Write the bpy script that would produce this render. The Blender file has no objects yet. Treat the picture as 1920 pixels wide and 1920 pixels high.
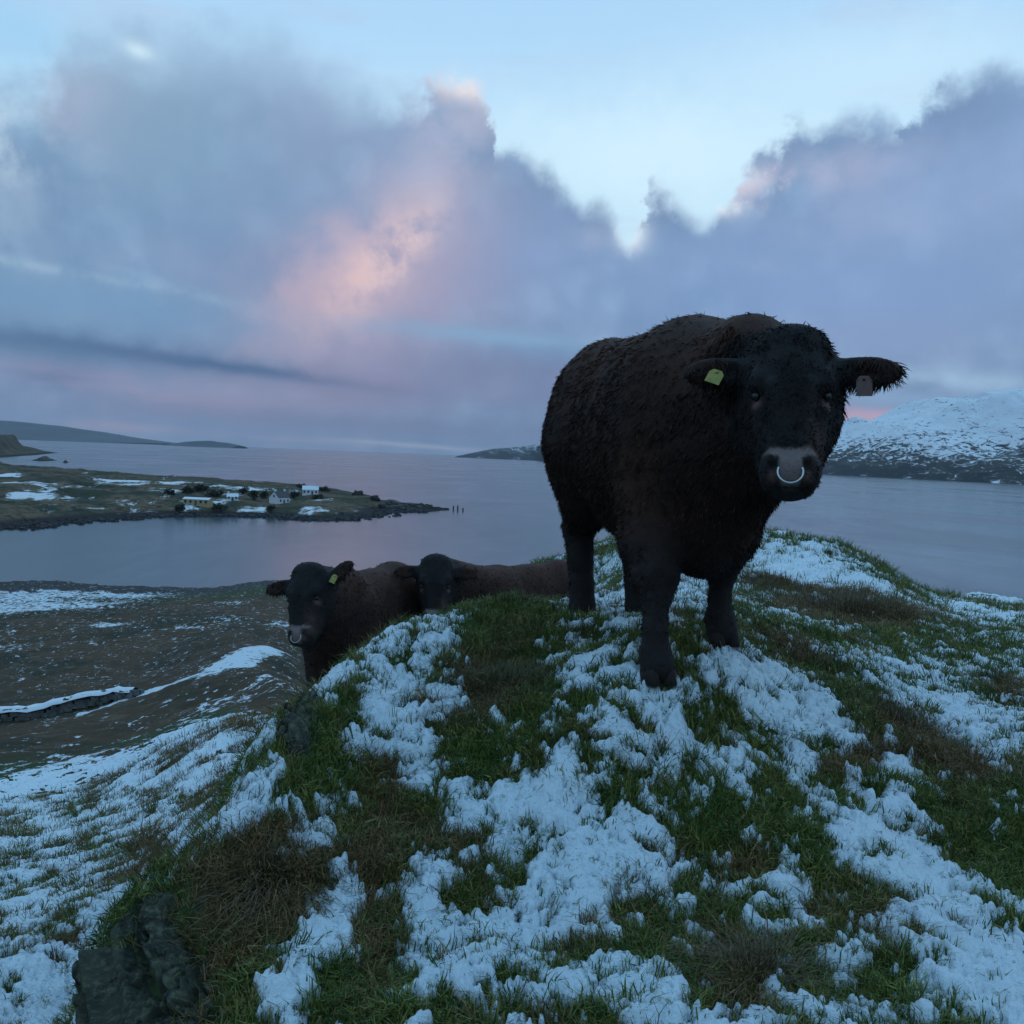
import bpy, math, random
import numpy as np
from mathutils import Matrix, Vector

S = bpy.context.scene
COL = S.collection
rng = np.random.default_rng(7)
random.seed(7)

# ------------------------------------------------------------------ camera
H = 25.0                       # camera height above the sea, metres
FPX = 1844.0                   # focal length in pixels of a 1920 px wide picture
PITCH, ROLL = math.radians(3.24), math.radians(2.25)
cam_d = bpy.data.cameras.new('camera')
cam_d.sensor_width = 36.0
cam_d.lens = FPX / 1920 * 36.0
cam_d.clip_start = 0.05
cam_d.clip_end = 120000
cam = bpy.data.objects.new('camera', cam_d)
COL.objects.link(cam)
CM = Matrix.Translation((0, 0, H)) @ Matrix.Rotation(math.radians(90) - PITCH, 4, 'X') @ Matrix.Rotation(ROLL, 4, 'Z')
cam.matrix_world = CM
S.camera = cam
R3 = np.array(CM.to_3x3())


def ray(px, py):
    d = R3 @ np.array([(px - 960) / FPX, (960 - py) / FPX, -1.0])
    return d / np.linalg.norm(d)


def azel(px, py):
    d = ray(px, py)
    return math.atan2(d[0], d[1]), math.asin(d[2])


def at(px, py, Y):             # the point of the place seen at a pixel, Y metres ahead
    d = ray(px, py)
    return np.array([0, 0, H]) + d * (Y / d[1])


def sea_at(px, py, z=0.0):
    d = ray(px, py)
    t = (z - H) / d[2]
    return np.array([0, 0, H]) + d * t


def lin(r, g, b):
    f = lambda c: (c / 255 / 12.92) if c / 255 <= 0.04045 else ((c / 255 + 0.055) / 1.055) ** 2.4
    return (f(r), f(g), f(b), 1.0)


# ------------------------------------------------------------------ node helper
class NT:
    def __init__(s, tree):
        s.t = tree
        s.n = tree.nodes
        s.l = tree.links

    def new(s, kind, **kw):
        n = s.n.new(kind)
        for k, v in kw.items():
            setattr(n, k, v)
        return n

    def put(s, sock, v):
        if v is None:
            return
        if isinstance(v, bpy.types.NodeSocket):
            s.l.new(v, sock)
        else:
            sock.default_value = v

    def m(s, op, a, b=None, c=None, clamp=False):
        n = s.new('ShaderNodeMath', operation=op, use_clamp=clamp)
        s.put(n.inputs[0], a); s.put(n.inputs[1], b); s.put(n.inputs[2], c)
        return n.outputs[0]

    def vm(s, op, a, b=None, out=0):
        n = s.new('ShaderNodeVectorMath', operation=op)
        s.put(n.inputs[0], a); s.put(n.inputs[1], b)
        return n.outputs[out]

    def mix(s, f, a, b, blend='MIX'):
        n = s.new('ShaderNodeMix', data_type='RGBA', blend_type=blend, clamp_factor=True)
        s.put(n.inputs[0], f); s.put(n.inputs[6], a); s.put(n.inputs[7], b)
        return n.outputs[2]

    def noise(s, vec, scale, detail=4, rough=0.55, dist=0.0, dim='3D', out=0):
        n = s.new('ShaderNodeTexNoise', noise_dimensions=dim)
        s.put(n.inputs['Vector'], vec)
        n.inputs['Scale'].default_value = scale
        n.inputs['Detail'].default_value = detail
        n.inputs['Roughness'].default_value = rough
        n.inputs['Distortion'].default_value = dist
        return n.outputs[out]

    def sstep(s, v, lo, hi, olo=0.0, ohi=1.0):
        n = s.new('ShaderNodeMapRange', interpolation_type='SMOOTHSTEP')
        s.put(n.inputs[0], v); s.put(n.inputs[1], lo); s.put(n.inputs[2], hi)
        n.inputs[3].default_value = olo; n.inputs[4].default_value = ohi
        return n.outputs[0]

    def ramp(s, v, stops, interp='LINEAR'):
        n = s.new('ShaderNodeValToRGB')
        cr = n.color_ramp
        cr.interpolation = interp
        while len(cr.elements) < len(stops):
            cr.elements.new(0.5)
        for e, (p, c) in zip(cr.elements, stops):
            e.position = p; e.color = c
        s.put(n.inputs[0], v)
        return n.outputs[0]

    def attr(s, name, out='Fac'):
        return s.new('ShaderNodeAttribute', attribute_name=name).outputs[out]


# ------------------------------------------------------------------ world: dusk sky with clouds
W = bpy.data.worlds.new('World')
S.world = W
W.use_nodes = True
N = NT(W.node_tree)
N.n.clear()
geo = N.new('ShaderNodeTexCoord').outputs['Generated']
dvec = N.vm('NORMALIZE', geo)
sep = N.new('ShaderNodeSeparateXYZ')
N.l.new(dvec, sep.inputs[0])
az = N.m('ARCTAN2', sep.outputs[0], sep.outputs[1])
el = N.m('ARCSINE', sep.outputs[2])
sky = N.new('ShaderNodeTexSky', sky_type='NISHITA')
sky.sun_disc = False
sky.sun_elevation = math.radians(3.0)
sky.sun_rotation = math.radians(25.0)
sky.air_density = 1.0
sky.ozone_density = 3.0
nish = N.vm('SCALE', sky.outputs[0])
nish.node.inputs['Scale'].default_value = 0.05
clear = N.ramp(N.m('DIVIDE', el, 1.5708), [
    (0.00, lin(170, 194, 218)), (0.10, lin(206, 236, 250)), (0.17, lin(192, 228, 250)),
    (0.25, lin(174, 214, 246)), (0.42, lin(150, 200, 240)), (1.0, lin(126, 184, 234))])
clear = N.mix(0.06, clear, nish)
# noise fields (along the view direction: seamless round the whole sky)
big = N.noise(dvec, 5.0, 6, 0.58, 0.3)
mid = N.noise(N.vm('ADD', dvec, (3.1, 1.7, 5.2)), 13.0, 6, 0.6, 0.2)
fine = N.noise(N.vm('ADD', dvec, (7.7, 4.2, 0.3)), 34.0, 5, 0.62)
flat = N.noise(N.vm('MULTIPLY', dvec, (1, 1, 6)), 5.0, 6, 0.55, 0.2)
lumps = N.new('ShaderNodeTexVoronoi', feature='SMOOTH_F1'); N.put(lumps.inputs['Vector'], N.vm('ADD', dvec, N.vm('MULTIPLY', N.vm('SUBTRACT', N.noise(dvec, 18, 3, .6, out=1), (.5, .5, .5)), (.06, .06, .06))))
lumps.inputs['Scale'].default_value = 22; lumps.inputs['Smoothness'].default_value = .6
c5 = lambda s_, k: N.m('MULTIPLY', N.m('SUBTRACT', s_, 0.5), k)
# upper edge of the cloud bank as an elevation for every azimuth
edge_px = [(-500, 60), (-200, 110), (0, 118), (60, 105), (130, 40), (230, 5), (450, 5), (560, 45), (640, 100), (740, 150), (790, 165), (820, 136),
           (850, 120), (895, 126), (925, 185), (935, 262), (985, 262), (1010, 285), (1050, 290), (1085, 345), (1140, 360), (1175, 430), (1200, 440),
           (1215, 360), (1260, 345), (1320, 385), (1350, 385), (1385, 320), (1440, 275), (1490, 205), (1560, 190), (1640, 205),
           (1700, 215), (1720, 160), (1790, 110), (1860, 110), (1920, 120), (2150, 60), (2450, 160)]
pts = sorted([azel(x, y) for x, y in edge_px])
AZR, ELR = 0.9, 0.6
fc = N.new('ShaderNodeFloatCurve')
cv = fc.mapping.curves[0]
allp = [(-0.9, 0.30), (-0.8, 0.36)] + pts + [(0.85, 0.30), (0.9, 0.30)]
P01 = [((a + AZR) / (2 * AZR), e / ELR) for a, e in allp]
cv.points[0].location = P01[0]
cv.points[1].location = P01[-1]
for p in P01[1:-1]:
    cv.points.new(*p)
for p in cv.points:
    p.handle_type = 'VECTOR'
fc.mapping.update()
wob = N.m('ADD', N.m('ADD', c5(mid, 0.045), c5(fine, 0.040)), N.m('MULTIPLY', N.m('SUBTRACT', 0.45, lumps.outputs['Distance']), 0.035))
N.put(fc.inputs['Value'], N.m('ADD', N.m('DIVIDE', N.m('ADD', az, c5(fine, 0.05)), 2 * AZR), 0.5))
edge_el = N.m('MULTIPLY', fc.outputs[0], ELR)
behind = N.sstep(N.m('ABSOLUTE', az), 0.75, 1.0)          # beyond the frame: broken cloud
edge_el = N.m('ADD', N.m('MULTIPLY', edge_el, N.m('SUBTRACT', 1.0, behind)), N.m('MULTIPLY', N.m('MULTIPLY', big, 0.62), behind))
depth = N.m('SUBTRACT', N.m('ADD', edge_el, wob), el)    # >0 inside the bank
left = N.sstep(az, -0.10, -0.20)
cmask = N.sstep(depth, N.m('SUBTRACT', -0.006, N.m('MULTIPLY', left, 0.014)), N.m('ADD', 0.027, N.m('MULTIPLY', left, 0.050)))
# high thin cloud elsewhere
wisp = N.m('MULTIPLY', N.sstep(flat, 0.52, 0.75), 0.35)
col = N.mix(wisp, clear, lin(178, 190, 218))
cloud = N.ramp(N.m('ADD', N.m('DIVIDE', el, 0.6), c5(big, 0.10)), [
    (0.0, lin(114, 126, 152)), (0.10, lin(120, 144, 178)), (0.25, lin(122, 154, 190)), (0.45, lin(128, 162, 198)), (0.7, lin(134, 166, 200)), (1.0, lin(130, 166, 204))])
puff = N.sstep(mid, 0.35, 0.68)
cloud = N.mix(N.m('MULTIPLY', puff, 0.62), cloud, lin(152, 178, 208))
cloud = N.mix(N.m('MULTIPLY', N.sstep(fine, .45, .70), 0.25), cloud, lin(160, 182, 212))
vor = N.sstep(lumps.outputs['Distance'], 0.15, 0.55)
cloud = N.mix(N.m('MULTIPLY', vor, 0.38), cloud, lin(96, 122, 160))
cloud = N.mix(N.m('MULTIPLY', N.sstep(big, 0.60, 0.36), 0.35), cloud, lin(102, 132, 166))
rim = N.m('MULTIPLY', N.sstep(depth, 0.030, 0.0), N.sstep(mid, 0.30, 0.65))
cloud = N.mix(N.m('MULTIPLY', rim, 0.8), cloud, lin(196, 216, 234))


def blob(col, px, py, rx, ry, rgb, amt, tilt=0.0, nz=None, nlo=0.30, nhi=0.62, soft=1.0):
    a0, e0 = azel(px, py)
    rx, ry = rx / FPX, ry / FPX
    da = N.m('SUBTRACT', az, a0)
    de = N.m('SUBTRACT', el, e0)
    da = N.m('ADD', da, c5(mid, min(rx, 0.12) * 0.9))
    de = N.m('ADD', de, c5(fine, min(ry, 0.05) * 1.2))
    ct, st = math.cos(math.radians(tilt)), math.sin(math.radians(tilt))
    u = N.m('DIVIDE', N.m('ADD', N.m('MULTIPLY', da, ct), N.m('MULTIPLY', de, st)), rx)
    v = N.m('DIVIDE', N.m('SUBTRACT', N.m('MULTIPLY', de, ct), N.m('MULTIPLY', da, st)), ry)
    q = N.m('ADD', N.m('MULTIPLY', u, u), N.m('MULTIPLY', v, v))
    g = N.m('EXPONENT', N.m('MULTIPLY', q, -0.8))
    g = N.m('MULTIPLY', g, amt)
    if nz is not None:
        g = N.m('MULTIPLY', g, N.sstep(nz, nlo, nhi))
    return N.mix(g, col, lin(*rgb))


for b in [
    (450, 360, 260, 100, (116, 148, 182), .5, 0, None),
    (230, 200, 200, 130, (136, 166, 190), .6, 0, None),
    (400, 70, 280, 60, (152, 184, 212), .8, 4, None),
    (620, 170, 120, 60, (152, 178, 208), .6, 0, None),
    (850, 420, 90, 40, (140, 160, 192), .5, 0, mid),
    (760, 330, 120, 50, (146, 168, 200), .5, 20, mid),
    (600, 230, 130, 90, (138, 158, 190), .5, 0, None),
    (1000, 480, 220, 90, (122, 152, 194), .7, 0, None),
    (1040, 330, 60, 60, (100, 128, 160), .7, 0, mid),
    (1130, 400, 40, 40, (98, 126, 158), .6, 0, None),
    (1270, 400, 60, 34, (98, 128, 162), .7, 0, None),
    (1450, 460, 220, 60, (124, 152, 194), .6, 0, None),
    (1830, 320, 180, 130, (138, 164, 206), .75, 0, None),
    (1780, 200, 90, 70, (108, 134, 170), .6, 0, None),
    (1560, 260, 110, 50, (118, 144, 180), .5, 0, None),
    (1600, 560, 300, 70, (128, 156, 202), .7, 0, None),
    (1500, 335, 150, 34, (172, 176, 204), .75, 8, mid),
    (1640, 400, 160, 40, (148, 164, 198), .5, 5, mid),
    (1400, 350, 70, 24, (212, 200, 212), .75, 10, fine),
    (1350, 385, 40, 14, (232, 242, 248), .85, 0, fine),
    (1185, 440, 26, 24, (228, 240, 248), .85, 0, None),
    (1110, 440, 30, 30, (160, 176, 206), .5, 0, fine),
    (60, 190, 110, 60, (180, 180, 202), .55, 20, mid),
    (70, 300, 90, 50, (166, 180, 204), .5, 0, mid),
    (10, 260, 40, 55, (200, 226, 240), .8, 0, mid),
    (20, 420, 60, 80, (150, 176, 202), .5, 0, mid),
    (262, 94, 24, 12, (206, 228, 240), .85, -10, None),
    (870, 180, 70, 60, (184, 184, 202), .6, -20, mid),
    (868, 148, 50, 26, (252, 232, 224), 1.0, -12, None),
    (850, 255, 60, 60, (170, 178, 204), .6, 0, mid),
    (660, 600, 270, 130, (148, 144, 174), .75, 20, None),
    (690, 550, 200, 120, (170, 160, 184), .65, 40, None),
    (700, 490, 170, 80, (200, 180, 192), .65, 40, mid),
    (740, 470, 110, 34, (236, 208, 204), .65, 52, fine),
    (660, 540, 110, 30, (226, 192, 190), .6, 48, fine),
    (560, 600, 110, 60, (190, 166, 180), .6, 30, mid),
    (640, 690, 230, 50, (150, 138, 166), .65, 0, mid),
    (180, 570, 330, 52, (112, 150, 184), .75, -4, None),
    (80, 500, 200, 8, (170, 196, 214), .4, -5, fine),
    (330, 540, 110, 9, (146, 176, 202), .4, -14, fine),
    (120, 652, 330, 26, (80, 112, 146), .85, -3, None),
    (420, 688, 260, 10, (70, 98, 136), .9, -5, None),
    (110, 705, 70, 20, (80, 106, 144), .75, 0, None),
    (270, 735, 210, 24, (170, 154, 178), .85, -4, flat),
    (60, 770, 170, 20, (146, 142, 170), .7, -3, flat),
    (700, 735, 380, 40, (128, 122, 152), .6, 0, flat),
    (960, 700, 180, 40, (110, 118, 152), .6, 0, None),
    (940, 634, 200, 15, (128, 164, 196), .85, -3, None),
    (1060, 662, 120, 12, (112, 142, 178), .6, 0, None),
    (650, 795, 420, 20, (118, 118, 148), .7, -2, None),
    (250, 803, 110, 8, (172, 152, 170), .7, -3, flat),
    (780, 836, 150, 4, (170, 170, 188), .7, -2, None),
    (560, 826, 120, 3, (154, 146, 170), .6, -2, None),
    (1660, 782, 150, 14, (198, 164, 184), .8, -2, None),
    (1790, 712, 190, 16, (164, 196, 222), .75, -4, mid),
    (1700, 748, 160, 12, (134, 164, 198), .7, -4, None),
    (1650, 640, 260, 50, (134, 154, 192), .6, 0, None),
    (1450, 500, 90, 14, (140, 164, 198), .4, -8, fine),
    (400, 420, 160, 30, (130, 150, 184), .4, 20, mid),
]:
    cloud = blob(cloud, b[0], b[1], b[2], b[3], b[4], b[5], b[6], b[7])
col = blob(col, 1230, 290, 330, 90, (212, 238, 250), .7)
col = blob(col, 1650, 120, 260, 70, (204, 234, 250), .5)
col = blob(col, 20, 60, 120, 60, (150, 198, 232), .7)
skycol = N.mix(cmask, col, cloud)
# below the horizon (only ever met by bounced light): the sea's own tone
skycol = N.mix(N.sstep(el, -0.01, -0.06), skycol, lin(84, 98, 122))
bg = N.new('ShaderNodeBackground')
N.l.new(skycol, bg.inputs[0])
bg.inputs[1].default_value = 1.12
S.cycles.max_bounces = 5
S.cycles.diffuse_bounces = 2
S.cycles.glossy_bounces = 3
wo = N.new('ShaderNodeOutputWorld')
N.l.new(bg.outputs[0], wo.inputs[0])

# weak, broad after-glow of a sun already behind the cloud, ahead and to the right
sd = bpy.data.lights.new('sun', 'SUN')
sd.energy = 0.10
sd.angle = math.radians(25)
sd.color = (1.0, 0.80, 0.70)
sun = bpy.data.objects.new('sun', sd)
sun.rotation_euler = (math.radians(-55), 0, math.radians(-25))
COL.objects.link(sun)
S.view_settings.view_transform = 'Standard'
S.view_settings.look = 'None'
S.view_settings.exposure = 0.0
S.view_settings.gamma = 1.0


# ------------------------------------------------------------------ small tools
def tag(o, label=None, cat=None, group=None, kind=None):
    if label: o['label'] = label
    if cat: o['category'] = cat
    if group: o['group'] = group
    if kind: o['kind'] = kind
    return o


def empty(name, loc, rz=0.0):
    o = bpy.data.objects.new(name, None)
    o.location = [float(v) for v in loc]
    o.rotation_euler = (0, 0, rz)
    o.empty_display_size = 0.2
    COL.objects.link(o)
    return o


def mesh(name, V, F, mat, parent=None, smooth=False, attrs=None):
    me = bpy.data.meshes.new(name)
    V = np.asarray(V, dtype=np.float32)
    if isinstance(F, np.ndarray):
        n, k = F.shape
        me.vertices.add(len(V)); me.vertices.foreach_set('co', V.ravel())
        me.loops.add(n * k); me.loops.foreach_set('vertex_index', F.astype(np.int32).ravel())
        me.polygons.add(n)
        me.polygons.foreach_set('loop_start', np.arange(0, n * k, k, dtype=np.int32))
        me.update(calc_edges=True)
    else:
        me.from_pydata([tuple(map(float, v)) for v in V], [], F)
    me.validate()
    me.polygons.foreach_set('use_smooth', [smooth] * len(me.polygons))
    if attrs:
        for k, a in attrs.items():
            at_ = me.attributes.new(k, 'FLOAT', 'POINT')
            at_.data.foreach_set('value', np.asarray(a, dtype=np.float32))
    me.materials.append(mat)
    o = bpy.data.objects.new(name, me)
    COL.objects.link(o)
    if parent: o.parent = parent
    return o


def material(name):
    m = bpy.data.materials.new(name)
    m.use_nodes = True
    t = NT(m.node_tree)
    b = t.n['Principled BSDF']
    return m, t, b


def simple(name, col, rough=0.8, metal=0.0, var=0.25, scale=8.0, bump=0.0):
    m, t, b = material(name)
    tc = t.new('ShaderNodeTexCoord').outputs['Object']
    n = t.noise(tc, scale, 5, 0.6)
    c0 = tuple(max(0, c * (1 - var)) for c in col[:3]) + (1,)
    c1 = tuple(min(1, c * (1 + var)) for c in col[:3]) + (1,)
    t.put(b.inputs['Base Color'], t.mix(t.sstep(n, 0.3, 0.7), c0, c1))
    b.inputs['Roughness'].default_value = rough
    b.inputs['Metallic'].default_value = metal
    if bump:
        bn = t.new('ShaderNodeBump'); bn.inputs['Strength'].default_value = 0.6
        bn.inputs['Distance'].default_value = bump
        t.put(bn.inputs['Height'], n); t.put(b.inputs['Normal'], bn.outputs[0])
    return m


# value noise in numpy
def _hash(ix, iy, seed):
    h = (ix.astype(np.int64) * 374761393 + iy.astype(np.int64) * 668265263 + seed * 1442695041) & 0xffffffff
    h = ((h ^ (h >> 13)) * 1274126177) & 0xffffffff
    return ((h ^ (h >> 16)) & 0xffff).astype(np.float64) / 65535.0


def gnoise(x, y, seed=0):
    ix, iy = np.floor(x), np.floor(y)
    fx, fy = x - ix, y - iy
    u = fx * fx * fx * (fx * (fx * 6 - 15) + 10)
    v = fy * fy * fy * (fy * (fy * 6 - 15) + 10)
    r = 0
    for dx in (0, 1):
        for dy in (0, 1):
            a = _hash(ix + dx, iy + dy, seed) * 2 * np.pi
            g = np.cos(a) * (fx - dx) + np.sin(a) * (fy - dy)
            r = r + g * (u if dx else 1 - u) * (v if dy else 1 - v)
    return r * 1.5


def fbm(x, y, wl, octs=4, gain=0.5, seed=0):
    r, a = 0, 1.0
    for i in range(octs):
        c, s = math.cos(i * 1.1 + .4), math.sin(i * 1.1 + .4)
        r = r + a * gnoise((c * x - s * y) / wl + 17.3 * i, (s * x + c * y) / wl - 9.1 * i, seed + i)
        wl *= 0.5; a *= gain
    return r


def ss(x, a, b):
    t = np.clip((x - a) / (b - a), 0, 1)
    return t * t * (3 - 2 * t)


# ------------------------------------------------------------------ terrain: knoll, slopes and field down to the bay
CT = []                                      # (px, py, Y)  seen ground points with an estimated distance


def C(*a):
    CT.append(a)


for px in (-300, -50, 120, 500, 960, 1400, 1900, 2150):
    C(px, 1920 + (300 if px < 200 else 0), 2.1 if px > 200 else (2.3 if px > 100 else 2.9))
for a in [(650, 1650, 2.7), (960, 1650, 2.75), (1350, 1650, 2.75), (1850, 1650, 2.85), (2100, 1650, 2.9),
          (700, 1450, 3.3), (960, 1430, 3.4), (1300, 1430, 3.3), (1600, 1430, 3.5), (1900, 1450, 3.7), (2150, 1450, 3.8),
          (750, 1280, 4.1), (960, 1250, 4.3), (1225, 1274, 3.75), (1345, 1214, 4.2), (1500, 1290, 4.3), (1700, 1300, 4.9), (1900, 1320, 5.2), (2150, 1320, 5.2),
          (1085, 1154, 5.2), (1190, 1165, 5.1), (950, 1131, 5.6), (1040, 1134, 5.9), (1110, 1125, 6.4),
          (1170, 1090, 8.5), (1160, 1052, 11), (1140, 1022, 14), (1300, 1100, 8.5), (1300, 1050, 11.5), (1300, 1012, 15),
          (1440, 1007, 15), (1530, 1017, 15), (1600, 1036, 14), (1610, 1110, 10.5), (1500, 1125, 10), (1500, 1180, 6.5), (1700, 1190, 8),
          (1680, 1088, 13.5), (1745, 1132, 13), (1900, 1205, 8.5), (1900, 1165, 13), (1780, 1132, 19), (1830, 1118, 24), (1920, 1136, 24), (2150, 1180, 14), (2150, 1160, 24),
          (1040, 1062, 13), (990, 1074, 13),
          # lower slope on the left
          (0, 1900, 4.0), (-200, 1900, 4.0), (0, 1750, 6.0), (0, 1600, 11), (0, 1450, 26), (0, 1385, 46), (150, 1720, 5.2), (300, 1600, 7.5), (300, 1480, 14), (200, 1400, 36),
          (150, 1500, 18), (420, 1420, 14), (450, 1310, 45), (300, 1350, 44), (520, 1390, 8.0), (510, 1270, 50), (-250, 1600, 11), (-250, 1450, 26),
          (-250, 1400, 55), (0, 1368, 58), (250, 1306, 62), (510, 1222, 78), (0, 1260, 88), (300, 1250, 88), (500, 1180, 108), (-250, 1260, 95),
          (0, 1150, 130), (300, 1150, 130), (500, 1130, 140), (-250, 1150, 135),
          (-250, 1050, 205), (0, 1062, 198), (120, 1078, 184), (200, 1088, 178), (300, 1098, 172), (420, 1104, 168), (520, 1096, 172)]:
    C(*a)
SIL = [(850, 1153, 5.4), (780, 1183, 5.1), (700, 1220, 4.8), (620, 1274, 4.4), (560, 1330, 4.0), (470, 1420, 3.6), (400, 1560, 3.2),
       (330, 1640, 3.0), (200, 1750, 2.7)]
for a in SIL:
    C(*a)
KP = [at(*a) for a in CT]
for px, py, Y in SIL:                        # behind the knoll's edge the ground drops away
    p = at(px, py, Y * 1.28); p[2] -= 0.40; KP.append(p)
for px, Y, drop in [(590, 7.3, 2.12), (520, 7.0, 2.25), (700, 8.0, 2.12), (760, 8.6, 2.12), (870, 8.3, 2.1), (960, 8.6, 2.0), (1040, 9.2, 1.95), (930, 7.0, 1.45), (1000, 7.2, 1.40),
                    (600, 10.5, 3.6), (800, 11, 3.0), (900, 13, 3.4), (600, 18, 5.2), (540, 30, 8.2), (800, 18, 7), (1000, 17, 3.2),
                    (600, 40, 10.6), (620, 60, 16), (800, 40, 17), (1000, 40, 16), (1200, 19, 2.4), (1450, 20, 2.6), (1620, 20, 2.9), (1200, 40, 15), (1500, 40, 15), (1750, 40, 8), (1950, 40, 7), (2200, 45, 9),
                    (600, 95, 21), (800, 80, 25), (1000, 80, 26), (1300, 80, 26), (1600, 80, 25), (1900, 80, 24), (2200, 80, 24)]:
    KP.append(np.array([(px - 960) / FPX * Y, Y, H - drop]))
for px in range(-300, 2400, 300):
    Y = 240.0
    KP.append(np.array([(px - 960) / FPX * Y, Y, -3.5]))
    KP.append(np.array([(px - 960) / FPX * 330, 330, -3.5]))
KP = np.array(KP)
_r = np.hypot(KP[:, 0], KP[:, 1])
_u = np.stack([np.arctan2(KP[:, 0], KP[:, 1]) * 3.0, np.log(_r)], 1)
_g = (H - KP[:, 2]) / _r


def _phi(d2):
    return 0.5 * d2 * np.log(d2 + 1e-12)


_n = len(_u)
A = np.zeros((_n + 3, _n + 3))
A[:_n, :_n] = _phi(((_u[:, None] - _u[None]) ** 2).sum(-1)) + np.eye(_n) * 1e-6
A[:_n, _n] = 1; A[:_n, _n + 1:] = _u
A[_n:, :_n] = A[:_n, _n:].T
TPS = np.linalg.solve(A, np.concatenate([_g, [0, 0, 0]]))
# tabulate on a regular (azimuth, log r) grid
AZ0, AZ1, NA = -0.62, 0.62, 260
L0, L1, NL = math.log(1.5), math.log(330), 340
ga, gl = np.meshgrid(np.linspace(AZ0, AZ1, NA), np.linspace(L0, L1, NL), indexing='ij')
q = np.stack([ga.ravel() * 3.0, gl.ravel()], 1)
acc = np.full(len(q), TPS[_n]) + q @ TPS[_n + 1:]
for i in range(_n):
    acc += TPS[i] * _phi(((q - _u[i]) ** 2).sum(-1))
GTAB = acc.reshape(NA, NL)
ZTAB = np.maximum(H - GTAB * np.exp(gl), -4.0)


def _look(azv, lr):
    fa = np.clip((azv - AZ0) / (AZ1 - AZ0), 0, 1) * (NA - 1)
    fl = np.clip((lr - L0) / (L1 - L0), 0, 1) * (NL - 1)
    ia = np.minimum(fa.astype(int), NA - 2); il = np.minimum(fl.astype(int), NL - 2)
    ta, tl = fa - ia, fl - il
    return (ZTAB[ia, il] * (1 - ta) * (1 - tl) + ZTAB[ia + 1, il] * ta * (1 - tl) + ZTAB[ia, il + 1] * (1 - ta) * tl + ZTAB[ia + 1, il + 1] * ta * tl)


def ground0(x, y):
    x = np.asarray(x, float); y = np.asarray(y, float)
    r = np.hypot(x, y)
    a = np.arctan2(x, y)
    lr = np.log(np.maximum(r, 1e-3))
    z = _look(a, lr)
    back = ss(np.abs(a), 0.62, np.pi)
    zb = 0.5 * (_look(np.full_like(a, AZ0), lr) + _look(np.full_like(a, AZ1), lr))
    return z * (1 - back) + zb * back


def detail(x, y):
    r = np.hypot(x, y)
    d = 0.050 * fbm(x, y, 0.75, 3, 0.55, 11) * ss(r, 1.0, 2.0)
    d = d + 0.016 * fbm(x, y, 0.17, 3, 0.5, 21) * (1 - ss(r, 25, 45))
    d = d + 0.10 * fbm(x, y, 2.2, 3, 0.5, 31) * ss(r, 8, 16)
    d = d + 0.28 * fbm(x, y, 7.0, 4, 0.5, 41) * ss(r, 18, 45) * (1 - ss(r, 150, 175))
    return d


def ground(x, y):
    return ground0(x, y) + detail(np.asarray(x, float), np.asarray(y, float))


def hit(px, py, tmax=300):                   # where the ray of a pixel meets the ground
    d = ray(px, py)
    t = np.geomspace(1.3, tmax, 900)
    zz = H + d[2] * t - ground0(d[0] * t, d[1] * t)
    k = np.argmax(zz < 0)
    if zz[k] >= 0:
        k = len(t) - 1
    return np.array([d[0] * t[k], d[1] * t[k], H + d[2] * t[k]])


def affine_blobs(L):
    out = []
    for px, py, rx, ry, ang, w in L:
        c = hit(px, py)
        ca, sa = math.cos(math.radians(ang)), math.sin(math.radians(ang))
        # numerical tangent vectors on the ground for one picture pixel right / down
        e = 4.0
        gx = (hit(px + e, py) - hit(px - e, py))[:2] / (2 * e)
        gy = (hit(px, py + e) - hit(px, py - e))[:2] / (2 * e)
        lim = 14 * np.linalg.norm(c) / FPX
        for g in (gx, gy):
            n_ = np.linalg.norm(g)
            if n_ > lim: g *= lim / n_
        va = (gx * ca + gy * sa) * rx
        vb = (-gx * sa + gy * ca) * ry
        M = np.stack([va, vb], 1)
        if abs(np.linalg.det(M)) < 1e-6: continue
        out.append((c[:2], np.linalg.inv(M), w))
    return out


def eval_blobs(B, x, y):
    r = np.zeros_like(x)
    for c, Mi, w in B:
        dx, dy = x - c[0], y - c[1]
        u = Mi[0, 0] * dx + Mi[0, 1] * dy
        v = Mi[1, 0] * dx + Mi[1, 1] * dy
        r += w * np.exp(-(u * u + v * v) * 0.9)
    return r


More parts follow.
